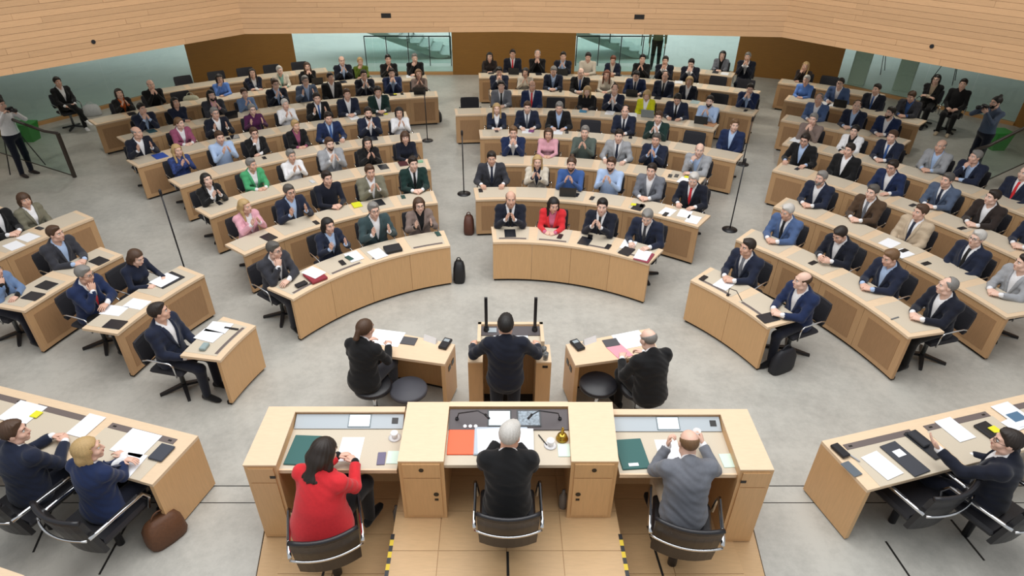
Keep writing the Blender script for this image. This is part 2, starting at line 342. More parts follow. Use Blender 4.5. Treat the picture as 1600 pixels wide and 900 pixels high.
def desk(key):
    a0, a1, n = ROWS[key]; r = RAD[int(key[1])-1]; row = int(key[1]); am = (a0+a1)/2
    e = empty('curved_desk', polar(r+.25, am, 0), 0, 'long curved oak desk, '+rowword(key) if n > 2 else 'short curved oak desk, '+rowword(key), 'desk', 'curved member desks')
    MB().arc(r, r+DEPTH, a0, a1, TOP-.035, TOP).build('worktop', OAK_TOP, e)
    MB().arc(r+.045, r+.10, a0+.25, a1-.25, 0, .05).build('plinth', BLACK, e)
    da = (a1-a0)/n; pm = OAK_PAN if row == 1 else OAK_ROW; g = math.degrees(.002/r); gm = math.degrees(.065/r)
    for k in range(n):
        b0, b1 = a0+k*da, a0+(k+1)*da
        MB().arc(r+.012, r+.055, b0+(g if k else 0), b1-(g if k < n-1 else 0), .045, TOP-.035).build('front_panel', pm, e)
        if row > 1: MB().arc(r+.008, r+.02, b0+gm*1.5, b1-gm*1.5, .12, TOP-.13).build('acoustic_inset', PERF, e)
        MB().arc(r+.085, r+DEPTH-.004, b0+gm, b1-gm, TOP-.01, TOP+.003).build('desk_inlay', INLAY, e)
        if row == 1: MB().arc(r+.095, r+.135, b0+gm*1.5, b1-gm*1.5, TOP, TOP+.006).build('control_strip', DSTRIP, e)
    ns = max(2, n//2+1)
    for k in range(ns):                                          # thin steel blades carrying the top
        a = a0+(a1-a0)*(k+.12*(1-2*k/(ns-1)))/(ns-1) if ns > 1 else am; w = math.degrees(.012/r)
        MB().arc(r+.055, r+.40, a-w, a+w, TOP-.10, TOP-.035, 1).build('bracket', BLKPL, e)
    return e
for k in ROWS: desk(k)

# ------------------------------------------------------------------ chairs
def chair_meshes():
    d = {}
    d['seat'] = MB().bevbox(-.235, .235, -.22, .25, .405, .465, .03).mesh('seat', CHAIRF, smooth=False)
    mb = MB(); rings = []
    for z, t, w in ((.52, .03, .22), (.56, .04, .235), (.80, .04, .235), (.855, .03, .22)):
        y = -.235-(z-.5)*.16; ring = []
        for i in range(7): x = -w+2*w*i/6; ring.append(Vector((x, y-.03*(1-(x/.235)**2)+t/2, z)))
        for i in range(7): x = w-2*w*i/6; ring.append(Vector((x, y-.03*(1-(x/.235)**2)-t/2, z)))
        rings.append(ring[::-1])
    d['backrest'] = mb.loft(rings).mesh('backrest', CHAIRF)
    d['arm'] = MB().tube([(.26, .2, .43), (.275, .21, .62), (.275, .17, .655), (.275, -.12, .665), (.27, -.2, .64), (.24, -.235, .60)], .011, 6).mesh('armrest', CHROME, smooth=True)
    d['arm2'] = MB().tube([(-.26, .2, .43), (-.275, .21, .62), (-.275, .17, .655), (-.275, -.12, .665), (-.27, -.2, .64), (-.24, -.235, .60)], .011, 6).mesh('armrest', CHROME, smooth=True)
    d['column'] = MB().lathe([(.03, .06), (.03, .3), (.06, .38), (.09, .41)], 10).mesh('column', STEEL, smooth=True)
    mb = MB()
    for k in range(4): M = TR(0, 0, 0, PI/4+k*PI/2); mb.loft([[Vector((x, w, z0)), Vector((x, -w, z0)), Vector((x, -w, z1)), Vector((x, w, z1))] for x, w, z0, z1 in ((.0, .03, .05, .09), (.3, .018, .0, .035))], True, M)
    d['base'] = mb.mesh('star_base', BLKPL)
    # conference armchair of podium and benches: leather shell, chrome loop round the back
    d['Lseat'] = MB().bevbox(-.27, .27, -.24, .27, .40, .475, .03).mesh('seat', LEATH)
    def shell(z0, z1, t, nm, bulge, lean):
        mb = MB(); rings = []
        for z, tt, w in ((z0, t*.6, .255), (z0+.02, t, .27), (z1-.02, t, .285), (z1, t*.6, .275)):
            y = -.24-(z-.4)*lean; ring = []
            for i in range(9): x = -w+2*w*i/8; ring.append(Vector((x, y-bulge*(1-(x/.285)**2)+tt/2, z)))
            for i in range(9): x = w-2*w*i/8; ring.append(Vector((x, y-bulge*(1-(x/.285)**2)-tt/2, z)))
            rings.append(ring[::-1])
        return mb.loft(rings).mesh(nm, LEATH)
    d['Lback'] = shell(.33, .86, .045, 'backrest', .07, .20)
    d['Lroll'] = MB().tube([(-.285+.57*i/10, -.335-.07*(1-(1-i/5)**2), .865) for i in range(11)], .022, 8).mesh('top_roll', LEATH, smooth=True)
    for sx, nm in ((1, 'Larm'), (-1, 'Larm2')):
        d[nm] = MB().tube([(sx*.29, .22, .42), (sx*.31, .25, .55), (sx*.315, .2, .645), (sx*.315, -.1, .66), (sx*.315, -.25, .665), (sx*.305, -.335, .66)], .018, 8).mesh('armrest', CHROME, smooth=True)
        d[nm+'p'] = MB().bevbox(sx*.315-.009, sx*.315+.009, -.16, .16, .672, .684, .004).mesh('arm_pad', BLKPL)
    d['Lloop'] = MB().tube([(.305-.61*i/12, -.335-.075*(1-(1-i/6)**2)-.02, .66) for i in range(13)], .012, 8).mesh('chrome_loop', CHROME, smooth=True)
    d['Lcol'] = MB().lathe([(.035, .0), (.035, .3), (.09, .40)], 12).mesh('column', BLKPL, smooth=True)
    return d
CH = chair_meshes()
NCH = 0
def chair(loc, rz, label, lounge=False, scale=1, group='black member chairs'):
    e = empty('armchair' if lounge else 'office_chair', loc, rz, label, 'chair', 'leather conference armchairs' if lounge else group); e.scale = (scale,)*3
    if lounge:
        for nm, k in (('seat', 'Lseat'), ('backrest', 'Lback'), ('top_roll', 'Lroll'), ('armrest', 'Larm'), ('armrest', 'Larm2'), ('arm_pad', 'Larmp'), ('arm_pad', 'Larm2p'), ('chrome_loop', 'Lloop'), ('column', 'Lcol')): link(nm, CH[k], e)
    else:
        for nm, k in (('seat', 'seat'), ('backrest', 'backrest'), ('armrest', 'arm'), ('armrest', 'arm2'), ('column', 'column'), ('star_base', 'base')): link(nm, CH[k], e)
    return e
# ------------------------------------------------------------------ people: bodies, hair and clothes grown from distance fields
def smin(a, b, k):
    h = np.clip(.5+.5*(b-a)/k, 0, 1); return b*(1-h)+a*h-k*h*(1-h)
class Field:
    def __init__(s, lo, hi, res):
        s.o = np.array(lo, float); s.h = res; s.n = tuple(int(math.ceil((hi[i]-lo[i])/res))+1 for i in range(3)); s.F = np.full(s.n, .25, np.float32)
    def sub(s, lo, hi):
        i0 = [max(0, int((lo[k]-s.o[k])/s.h)) for k in range(3)]; i1 = [min(s.n[k], int((hi[k]-s.o[k])/s.h)+2) for k in range(3)]
        if any(i1[k] <= i0[k] for k in range(3)): return None
        sl = tuple(slice(i0[k], i1[k]) for k in range(3))
        ax = [(np.arange(i0[k], i1[k])*s.h+s.o[k]).astype(np.float32) for k in range(3)]
        return sl, ax[0][:, None, None], ax[1][None, :, None], ax[2][None, None, :]
    def cone(s, a, b, ra, rb, k=.03):
        a = np.array(a, float); b = np.array(b, float); m = max(ra, rb)+k+.04; q = s.sub(np.minimum(a, b)-m, np.maximum(a, b)+m)
        if q is None: return s
        sl, X, Y, Z = q; d = b-a; L2 = max(d@d, 1e-9)
        t = np.clip(((X-a[0])*d[0]+(Y-a[1])*d[1]+(Z-a[2])*d[2])/L2, 0, 1)
        D = np.sqrt((X-a[0]-t*d[0])**2+(Y-a[1]-t*d[1])**2+(Z-a[2]-t*d[2])**2)-(ra+(rb-ra)*t)
        s.F[sl] = smin(s.F[sl], D, k); return s
    def ell(s, c, r, k=.03, R=None, cut=False):
        m = max(r)+k+.04; q = s.sub([c[i]-m for i in range(3)], [c[i]+m for i in range(3)])
        if q is None: return s
        sl, X, Y, Z = q; x, y, z = X-c[0], Y-c[1], Z-c[2]
        if R is not None:
            R = np.array(R)[:3, :3]; x, y, z = [R[0, i]*x+R[1, i]*y+R[2, i]*z for i in range(3)]
        k0 = np.sqrt((x/r[0])**2+(y/r[1])**2+(z/r[2])**2); k1 = np.sqrt((x/r[0]**2)**2+(y/r[1]**2)**2+(z/r[2]**2)**2)+1e-6
        D = k0*(k0-1)/k1
        s.F[sl] = -smin(-s.F[sl], D, k) if cut else smin(s.F[sl], D, k); return s
    def grid(s): return [(np.arange(s.n[k])*s.h+s.o[k]).astype(np.float32).reshape([-1 if j == k else 1 for j in range(3)]) for k in range(3)]
    def copy(s): f = Field.__new__(Field); f.o, f.h, f.n, f.F = s.o, s.h, s.n, s.F.copy(); return f
    def mesh(s, off=0):                                            # naive surface nets
        F = s.F-off; F[0] = F[-1] = 1; F[:, 0] = F[:, -1] = 1; F[:, :, 0] = F[:, :, -1] = 1
        S = F < 0; n = s.n; cs = tuple(k-1 for k in n)
        cnt = np.zeros(cs, np.float32); P = np.zeros(cs+(3,), np.float32)
        for ax in range(3):
            o1, o2 = [k for k in range(3) if k != ax]
            for i in (0, 1):
                for j in (0, 1):
                    A = [slice(0, cs[k]) for k in range(3)]; A[o1] = slice(i, cs[o1]+i); A[o2] = slice(j, cs[o2]+j); B = list(A); B[ax] = slice(1, cs[ax]+1)
                    a, b = F[tuple(A)], F[tuple(B)]; c = (a < 0) != (b < 0); t = np.where(c, a/(a-b+1e-12), 0)
                    cnt += c; P[..., ax] += t; P[..., o1] += c*i; P[..., o2] += c*j
        act = cnt > 0; idx = np.full(cs, -1, np.int64); idx[act] = np.arange(act.sum())
        V = (P[act]/cnt[act][:, None]+np.argwhere(act))*s.h+s.o; Q = []
        for ax in range(3):
            o1, o2 = [(1, 2), (2, 0), (0, 1)][ax]
            A = [slice(1, cs[k]) for k in range(3)]; A[ax] = slice(0, cs[ax]); B = list(A); B[ax] = slice(1, cs[ax]+1)
            a, b = S[tuple(A)], S[tuple(B)]; st = np.array([1, 1, 1]); st[ax] = 0
            for sgn, msk in ((1, a & ~b), (-1, ~a & b)):
                e = np.argwhere(msk)+st
                if not len(e): continue
                c = []
                for d1, d2 in ((-1, -1), (0, -1), (0, 0), (-1, 0)):
                    w = e.copy(); w[:, o1] += d1; w[:, o2] += d2; c.append(idx[w[:, 0], w[:, 1], w[:, 2]])
                q = np.stack(c, 1); Q.append(q if sgn > 0 else q[:, ::-1])
        return V, (np.concatenate(Q) if Q else np.zeros((0, 4), int))
def relax(V, Q, it=2, f=.5):
    for _ in range(it):
        A = np.zeros_like(V); c = np.zeros(len(V))
        for i in range(4):
            for j in (1, 3): np.add.at(A, Q[:, i], V[Q[:, (i+j) % 4]]); np.add.at(c, Q[:, i], 1)
        V = V+(A/np.maximum(c, 1)[:, None]-V)*f
    return V
def npmesh(name, parts, nmat):                                     # parts: list of (V, faces, material index)
    vs, fl, ls, mi = [], [], [], []; n = 0
    for V, Q, m in parts:
        if not len(Q): continue
        Q = np.asarray(Q); vs.append(np.asarray(V, np.float32)); fl.append((Q+n).reshape(-1)); ls.append(np.full(len(Q), Q.shape[1])); mi.append(np.full(len(Q), m)); n += len(V)
    vs = np.concatenate(vs); fl = np.concatenate(fl); ls = np.concatenate(ls); mi = np.concatenate(mi)
    me = bpy.data.meshes.new(name); me.vertices.add(len(vs)); me.vertices.foreach_set('co', vs.reshape(-1)); me.loops.add(len(fl)); me.loops.foreach_set('vertex_index', fl.astype(np.int32))
    me.polygons.add(len(ls)); me.polygons.foreach_set('loop_start', (np.cumsum(ls)-ls).astype(np.int32)); me.polygons.foreach_set('material_index', mi.astype(np.int32)); me.polygons.foreach_set('use_smooth', np.ones(len(ls), bool))
    for k in range(nmat): me.materials.append(None)
    me.update(calc_edges=True); me.validate(); return me
def bl(mb): return np.array(mb.v, float), mb.f                     # helper: MB with quads only -> arrays
def tri_fix(mb):
    f4 = []
    for f in mb.f:
        if len(f) == 4: f4.append(f)
        elif len(f) == 3: f4.append((f[0], f[1], f[2], f[2]))
        else:
            for i in range(1, len(f)-1, 1): f4.append((f[0], f[i], f[i+1], f[i+1]))
    q = [f for f in f4 if f[2] != f[3]]; t = [f[:3] for f in f4 if f[2] == f[3]]
    return np.array(mb.v, float), q, t

# ---- heads
HEADC = {}
def head_parts(sex, res):
    k = (sex, res)
    if k in HEADC: return HEADC[k]
    w = .96 if sex == 'f' else 1.0; f = Field((-.11, -.14, -.24), (.11, .15, .14), res)
    f.ell((0, -.012, .035), (.075*w, .094, .083), .02).ell((0, .03, -.04), (.06*w, .066, .078*w), .03).ell((0, .068, -.10), (.026, .022, .02), .025)
    f.cone((-.03, .074, .03), (.03, .074, .03), .016, .016, .015)
    for s in (-1, 1):
        f.ell((s*.044*w, .058, -.03), (.024, .026, .024), .02); f.ell((s*.031, .107, .008), (.019, .02, .013), .012, cut=True)
        f.ell((s*.077*w, -.004, -.008), (.011, .022, .031), .008); f.ell((s*.05*w, .012, -.085), (.022, .03, .02), .03)
    f.cone((0, .092, .016), (0, .11, -.03), .008, .0125, .01); f.cone((-.012, .1, -.034), (.012, .1, -.034), .008, .008, .008)
    f.cone((-.018, .085, -.066), (.018, .085, -.066), .011, .011, .01)
    nr = .05 if sex == 'f' else .058
    f.cone((0, -.018, -.07), (0, -.045, -.215), nr, nr+.006, .03)
    V, Q = f.mesh(); parts = [(V, Q, 0)]
    for s in (-1, 1):
        for c, r, m in (((s*.031, .079, .008), .0135, 1), ((s*.031, .0865, .008), .0068, 2)):
            mb = MB().loft([[Vector((c[0]+r*math.sin(a)*math.cos(b), c[1]+r*math.sin(a)*math.sin(b), c[2]+r*math.cos(a))) for b in [2*PI*i/8 for i in range(8)]] for a in (.15, .8, 1.57, 2.34, 3.0)][::-1], False)
            parts.append((np.array(mb.v), np.array(mb.f), m))
        mb = MB().tube([(s*.014, .0975, .026), (s*.032, .0955, .032), (s*.05, .079, .027)], [.0035, .0045, .003], 5); v, q, t = tri_fix(mb); parts.append((v, np.array(q), 3))
    mb = MB().tube([(-.024, .088, -.066), (-.009, .0985, -.063), (0, .0985, -.0645), (.009, .0985, -.063), (.024, .088, -.066)], [.002, .0052, .005, .0052, .002], 6); v, q, t = tri_fix(mb); parts.append((v, np.array(q), 4))
    HEADC[k] = parts; return parts
HAIRC = {}
def hair_mesh(kind, res=.009):
    k = (kind, res)
    if k in HAIRC: return HAIRC[k]
    f = Field((-.15, -.2, -.36), (.15, .15, .2), res); X, Y, Z = f.grid(); cut = []
    front = Y*.8-Z*.6-.020
    if kind in ('short', 'bald', 'receding', 'buzz', 'knot', 'ponytail', 'bun'):
        t = .006 if kind in ('bald', 'buzz') else .013
        f.ell((0, -.016, .036), (.075+t, .094+t, .083+t*(.6 if kind in ('bald', 'buzz') else 1.25)), .01)
        if kind == 'short': f.ell((.012, .04, .095), (.055, .055, .026), .03)
        low = -.06-Z+np.where(Y > -.03, .05, 0)
        cut = [front if kind not in ('receding',) else Y*.8-Z*.5+.0, low, Y-.030-.95*np.clip(.078-np.abs(X), 0, .1)]
        if kind == 'bald': cut.append(np.minimum(Z-.05+Y*.35, Y+.2))
        if kind == 'receding': cut.append(.0+np.minimum(Z-.085, Y+.0))
        if kind == 'knot': f.ell((0, -.07, .135), (.034, .034, .03), .01)
        if kind == 'bun': f.ell((0, -.125, .02), (.04, .035, .04), .01)
    if kind == 'knot' or kind == 'ponytail' or kind == 'bun':
        cut = [front, -.07-Z+np.where(Y > -.03, .06, 0)]
        if kind == 'ponytail': f.cone((0, -.115, .02), (0, -.15, -.06), .03, .03, .02).cone((0, -.15, -.06), (0, -.11, -.26), .03, .015, .02)
    if kind in ('bob', 'fringe', 'curly'):
        f.ell((0, -.018, .03), (.096, .112, .1), .02)
        for s in (-1, 1): f.cone((s*.066, -.02, .02), (s*.074, -.012, -.085), .034, .028, .03)
        f.cone((-.05, -.07, -.05), (.05, -.07, -.05), .05, .05, .04); f.cone((-.045, -.07, -.11), (.045, -.07, -.11), .04, .04, .04)
        if kind == 'curly': f.F += .008*np.sin(X*95+1)*np.sin(Y*90)*np.sin(Z*85)
        fr = front if kind != 'fringe' else Y*.8-Z*.6-.05
        cut = [np.where(np.abs(X) < .064, np.minimum(fr, .07-0*X), -1), (Y-.045) + np.where(np.abs(X) >= .064, 0, -1)]
        face = np.minimum(np.minimum(.074-np.abs(X), Y-.006), .055-Z if kind != 'fringe' else .035-Z); cut.append(face)
    if kind == 'long':
        f.ell((0, -.018, .03), (.092, .11, .099), .02)
        for s in (-1, 1): f.cone((s*.064, -.02, .03), (s*.074, -.015, -.09), .032, .032, .03).cone((s*.074, -.015, -.09), (s*.09, .03, -.23), .032, .02, .03)
        f.cone((-.045, -.08, -.04), (.045, -.08, -.04), .05, .05, .04).cone((-.05, -.095, -.2), (.05, -.095, -.2), .034, .034, .06); f.cone((0, -.08, -.04), (0, -.095, -.24), .06, .04, .05)
        cut = [np.where(np.abs(X) < .062, front, -1), np.where(Z > -.15, np.minimum(np.minimum(.074-np.abs(X), Y-.006), .055-Z), -1)]
    f.F = f.F+.0024*np.sin(np.arctan2(X, Y+.02)*19+Z*14)
    for c in cut: f.F = np.maximum(f.F, c.astype(np.float32)*.9)
    V, Q = f.mesh(); V = relax(V, Q, 1); me = npmesh('hair', [(V, Q, 0)], 1); HAIRC[k] = me; return me
def beard_mesh():
    if 'beard' in HAIRC: return HAIRC['beard']
    f = Field((-.1, -.05, -.16), (.1, .13, .0), .007); X, Y, Z = f.grid()
    f.ell((0, .03, -.045), (.066, .072, .084), .02).ell((0, .07, -.1), (.032, .028, .028), .02)
    f.F = np.maximum(f.F, (Z+.048-np.maximum(0, np.abs(X)-.035)*1.6)); f.F = np.maximum(f.F, -Y+.0); f.ell((0, .1, -.066), (.026, .03, .011), .004, cut=True)
    V, Q = f.mesh(); HAIRC['beard'] = npmesh('beard', [(V, Q, 0)], 1); return HAIRC['beard']
def glasses_mesh():
    if 'g' in HAIRC: return HAIRC['g']
    mb = MB()
    for s in (-1, 1):
        mb.tube([(s*.033+.023*math.cos(a), .101+.004*math.cos(a)*-s, .007+.017*math.sin(a)) for a in [2*PI*i/12 for i in range(12)]], .0022, 4, closed=True)
        mb.tube([(s*.056, .097, .012), (s*.08, .06, .012), (s*.083, -.01, .005)], .0022, 4)
    mb.tube([(-.011, .105, .011), (.011, .105, .011)], .0022, 4); HAIRC['g'] = mb.mesh('glasses', BLKPL, smooth=True); return HAIRC['g']

# ---- hands: palm and five jointed fingers, built along +Y with the back of the hand up (+Z), thumb towards -X (right hand)
def hand_arrays(curl, sides=6, scale=1.0):
    mb = MB()
    rings = []
    for y, w, t in ((-.012, .024, .019), (.015, .034, .02), (.05, .041, .018), (.085, .042, .015), (.1, .038, .010)):
        rings.append([Vector((w*math.cos(2*PI*i/10), y, t*math.sin(2*PI*i/10))) for i in range(10)][::-1])
    mb.loft(rings)
    for x, ln, r, spread in ((-.031, .074, .0088, -.10), (-.0105, .083, .0092, -.03), (.0105, .077, .0088, .04), (.03, .06, .0078, .12)):
        p = Vector((x, .088, 0)); pts = [p-Vector((0, .02, 0)), p]; a = 0; seg = (ln*.45, ln*.3, ln*.25)
        for s_, c in zip(seg, (.8, 1.2, .8)): a += curl*c; p = p+Vector((math.sin(spread)*s_, math.cos(a)*s_, -math.sin(a)*s_)); pts.append(p)
        mb.tube(pts, [r, r*1.05, r, r*.92, r*.65], sides)
    th = [(-.022, .012, -.004), (-.042, .035, -.010), (-.056, .062, -.014), (-.055, .088, -.018-curl*.01)]
    mb.tube(th, [.014, .0125, .0105, .007], sides)
    V, q, t = tri_fix(mb); return V*scale, q, t

# ---- poses (right side; left mirrored unless given): wrist, finger direction, back-of-hand direction, curl
POSE = {
 'clasp': dict(lean=.10, R=((.085, .38, .795), (-.8, .55, -.05), (.35, .3, .9), .75), L=((-.085, .395, .80), (.8, .5, -.03), (-.35, .3, .9), .75)),
 'clap': dict(lean=.04, R=((.075, .30, .955), (-.22, .45, .85), (.93, .1, .2), .22), L=((-.06, .32, .965), (.2, .5, .82), (-.93, .1, .2), .22)),
 'open': dict(lean=.06, R=((.15, .34, .93), (-.05, .5, .85), (.9, .3, .1), .2), L=((-.12, .33, .92), (.05, .5, .85), (-.9, .3, .1), .2)),
 'write': dict(lean=.16, R=((.13, .37, .79), (-.45, .88, -.05), (.3, .1, .95), .7), L=((-.17, .36, .785), (.55, .83, 0), (-.1, .1, .98), .3)),
 'apart': dict(lean=.06, R=((.2, .33, .79), (-.3, .95, 0), (.1, .1, .98), .4), L=((-.2, .33, .79), (.3, .95, 0), (-.1, .1, .98), .4)),
 'lap': dict(lean=-.03, R=((.12, .27, .655), (-.7, .65, -.2), (.3, .2, .93), .5), L=((-.12, .28, .665), (.7, .6, -.2), (-.3, .2, .93), .5)),
 'fold': dict(lean=.08, R=((-.02, .345, .80), (-.95, .2, 0), (0, .3, .95), .35), L=((.03, .30, .815), (.95, .2, 0), (0, .3, .95), .35)),
 'chin': dict(lean=.12, R=((.07, .24, 1.0), (-.35, -.12, .9), (.4, .8, .3), 1.1), L=((.02, .345, .80), (.95, .2, 0), (0, .3, .95), .4)),
 'pray': dict(lean=.12, R=((.055, .27, .99), (-.28, -.1, .95), (.8, .55, .1), .55), L=((-.055, .275, .985), (.28, -.1, .95), (-.8, .55, .1), .55)),
 'phone': dict(lean=.14, R=((.09, .34, .82), (-.5, .8, .15), (.7, .3, .6), .7), L=((-.09, .345, .82), (.5, .8, .15), (-.7, .3, .6), .7)),
 'desk': dict(lean=.18, R=((.13, .40, .97), (-.35, .9, .0), (.1, .1, .98), .35), L=((-.16, .40, .97), (.4, .9, 0), (-.1, .1, .98), .35)),
 'drink': dict(lean=.22, R=((.25, .46, .86), (-.1, .75, .6), (.9, -.2, .3), .9), L=((-.10, .38, .93), (.15, .3, .9), (-.6, .5, .4), 1.0)),
 'reach': dict(lean=.06, R=((.24, .22, .70), (-.1, .95, -.2), (.1, .1, .98), .25), L=((-.17, .47, .93), (.1, .75, .6), (-.4, .4, -.7), .2)),
 'lectern': dict(lean=.03, stand=1, R=((.37, .34, 1.10), (-.1, .9, -.1), (.3, .2, .9), .8), L=((-.37, .34, 1.10), (.1, .9, -.1), (-.3, .2, .9), .8)),
 'camera': dict(lean=.05, stand=1, R=((.12, .26, 1.45), (-.5, .5, .5), (.6, -.4, .5), .9), L=((-.1, .30, 1.40), (.4, .6, .5), (-.5, -.5, -.5), .9)),
 'stand': dict(lean=0, stand=1, R=((.27, .06, .80), (-.05, .15, -1), (1, 0, 0), .4), L=((-.27, .06, .80), (.05, .15, -1), (-1, 0, 0), .4)),
}
def ik(S, W, l1, l2, pole):
    d = W-S; D = min(d.length, (l1+l2)*.995); u = d.normalized(); a = (l1*l1-l2*l2+D*D)/(2*D); h = math.sqrt(max(l1*l1-a*a, 0))
    p = pole-u*pole.dot(u); p.normalize(); return S+u*a+p*h
TPL = {}
def template(pose, sex, fine=False, crossed=False, flare=0):
    key = (pose, sex, fine, crossed, flare)
    if key in TPL: return TPL[key]
    P = POSE[pose]; stand = P.get('stand'); lean = P['lean']; m = sex == 'm'
    hz = .93 if stand else .545                                    # hip height
    RL = Matrix.Rotation(-lean, 3, 'X'); B = Vector((0, -.03 if not stand else 0, hz))
    T = lambda x, y, z: B+RL @ Vector((x, y, z))                   # torso frame from the hips
    sw = .182 if m else .158; zs = .455 if m else .44
    sh = {1: T(sw, .0, zs), -1: T(-sw, .0, zs)}; nb = T(0, -.005, zs+.05); hc = T(0, .048, zs+.208)
    g = .5
    res = .0095 if fine else .0135
    up = Field((-.52, -.36, hz-.22), (.52, .62, hz+.64), res)
    A = lambda c: tuple(T(*c)); R4 = np.array(RL)
    up.ell(A((0, 0, .02)), (.172 if m else .18, .132, .13), .05, R4); up.ell(A((0, .012, .17)), (.152 if m else .132, .118 if m else .102, .16), .06, R4); up.ell(A((0, .005, .345)), (.168 if m else .148, .122 if m else .108, .17), .06, R4)
    if not m:
        for s in (-1, 1): up.ell(A((s*.062, .095, .31)), (.058, .05, .058), .04, R4)
    up.cone(sh[-1], sh[1], .056, .056, .05); up.cone(A((0, -.02, zs-.02)), tuple(nb+Vector((0, 0, .02))), .085, .056, .06)
    arms = {}
    for s, nm in ((1, 'R'), (-1, 'L')):
        W, hd, hb, curl = P[nm]; W = Vector(W)
        pole = Vector((s*.5, -.35, -.75)) if pose not in ('chin', 'pray') else Vector((s*.35, .1, -1))
        if stand: pole = Vector((s*.7, -.45, -.75))
        if nm == 'L' and pose == 'chin': pole = Vector((-.8, -.2, -.4))
        l1, l2 = (.285, .255) if m else (.265, .24)
        if (W-sh[s]).length > (l1+l2)*.99: W = sh[s]+(W-sh[s]).normalized()*(l1+l2)*.99
        E_ = ik(sh[s], W, l1, l2, pole); arms[s] = (sh[s], E_, W, Vector(hd), Vector(hb), curl)
        ra = .045 if m else .040
        up.cone(sh[s], E_, ra+.006, ra-.008, .03); up.cone(E_, W, ra-.008, .027, .02)
    X, Y, Z = up.grid()
    # coordinates along the torso for collars, hems and the lapel opening
    iv = np.array(RL.inverted()); px, py, pz = X-B[0], Y-B[1], Z-B[2]
    ty = iv[1, 0]*px+iv[1, 1]*py+iv[1, 2]*pz; tz = iv[2, 0]*px+iv[2, 1]*py+iv[2, 2]*pz; tx = px
    out = {'hc': hc, 'nb': nb, 'B': B, 'RL': RL, 'lean': lean}
    shirt = up.copy(); 
    shirt.cone(tuple(nb+RL @ Vector((0, 0, -.02))), tuple(nb+RL @ Vector((0, .008, .03))), .064, .059, .012)
    nk = np.minimum((tz-(zs-.015))*.55-np.abs(tx), ty-.03)
    shirt.F = np.maximum(shirt.F, nk.astype(np.float32))
    V, Q = shirt.mesh(.008); out['shirt'] = (relax(V, Q, 1), Q); 
    # blouse with rounder neck
    s0 = len(TPL)*1.3
    jk = up.copy(); jk.F = jk.F-.014 if m else jk.F-.012
    for c_, r_ in (((0, -.012, .33), (.19, .135, .17) if m else (.163, .118, .17)), ((0, -.008, .15), (.182, .137, .2) if m else (.152, .116, .2)), ((0, -.012, -.02), (.2, .155, .17) if m else (.188, .145, .16))): jk.ell(A(c_), r_, .05, R4)
    wr = .0032*np.sin(tz*70+tx*25+3*np.sin(tx*14+s0))*np.sin(tx*22+ty*30+tz*12)+.0025*np.sin(tz*48-ty*40+tx*10)
    jk.F = (jk.F+wr-.0055).astype(np.float32)
    if flare: jk.ell(A((0, -.045, .10)), (.215, .185, .34), .06, R4).ell(A((0, -.06, -.04)), (.25, .21, .2), .1, R4)
    wv = np.clip((tz-.14)/(zs-.14+.03), 0, 2)*.066
    vee = np.where(ty > 0, np.minimum(wv-np.abs(tx), .3), -1)
    jk.F = np.maximum(jk.F, vee.astype(np.float32)*.8)
    jk.F = np.maximum(jk.F, (-(tz+(.19 if stand else .12))).astype(np.float32))
    for s in (1, -1):                                             # sleeve ends before the wrist
        S_, E_, W, hd, hb, cu = arms[s]; d = (W-E_).normalized(); c = W-d*.022
        pl = (X-c[0])*d[0]+(Y-c[1])*d[1]+(Z-c[2])*d[2]; rr2 = (X-W[0])**2+(Y-W[1])**2+(Z-W[2])**2; al = (X-W[0])*d[0]+(Y-W[1])*d[1]+(Z-W[2])*d[2]; near = (rr2 < .075**2) & (rr2-al*al < .047**2)
        jk.F = np.where(near, np.maximum(jk.F, pl), jk.F).astype(np.float32)
    ck = Field.__new__(Field); ck.o, ck.h, ck.n = up.o, up.h, up.n
    V, Q = jk.mesh(); V = relax(V, Q, 1, .35); out['jacket'] = (V, Q)
    # jacket collar roll and lapels laid on the front
    def surf(x, z, off):                                          # front surface of the jacket at torso coords
        for y in np.arange(.24, -.05, -.004):
            p = T(x, y, z); i = [int(round((p[k]-up.o[k])/up.h)) for k in range(3)]
            if all(0 <= i[k] < up.n[k] for k in range(3)) and up.F[tuple(i)] < off: return y
        return .05
    lap = MB()
    for s in (-1, 1):
        rr = []
        for t in np.linspace(0, 1, 6):
            z = zs+.045-(zs-.10)*t; w0 = .066*max(0, (z-.14)/(zs-.11)); w1 = w0+.052*math.sin(PI*min(1, .15+t*.9))*(1-.3*t)+.006
            y0 = surf(s*w0, z, .012)+.016; y1 = surf(s*w1, z, .012)+.023
            rr.append([T(s*w0, y0-.012, z), T(s*w0, y0+.004, z), T(s*w1, y1+.003, z), T(s*w1, y1-.014, z)])
        lap.loft(rr if s < 0 else [r[::-1] for r in rr])
    cp = []
    for i in range(9): a = PI*(1.0+i/8.0*1.0); cp.append(tuple(T(.076*math.cos(a), .012+.07*math.sin(a), zs+.055+.022*abs(math.sin(a)))))
    lap.tube(cp, [.008]+[.013]*7+[.008], 6)
    out['lapel'] = tri_fix(lap)
    # tie
    tie = MB(); rr = []
    for t in np.linspace(0, 1, 7):
        z = zs+.045-(.36)*t; w = (.021 if t < .05 else .015+.02*t); y = surf(0, z, .008)+.006+(.012 if t < .1 else 0)
        if t == 0: y = max(y, .062)
        rr.append([T(-w, y-.008, z), T(-w, y+.004, z), T(w, y+.004, z), T(w, y-.008, z)])
    tie.loft(rr[::-1]); out['tie'] = tie
    # legs
    lo = Field((-.36, -.26, -.02), (.36, .78, hz+.16), .016 if not fine else .012)
    lo.ell(tuple(B), (.176, .135, .12), .04)
    feet = []
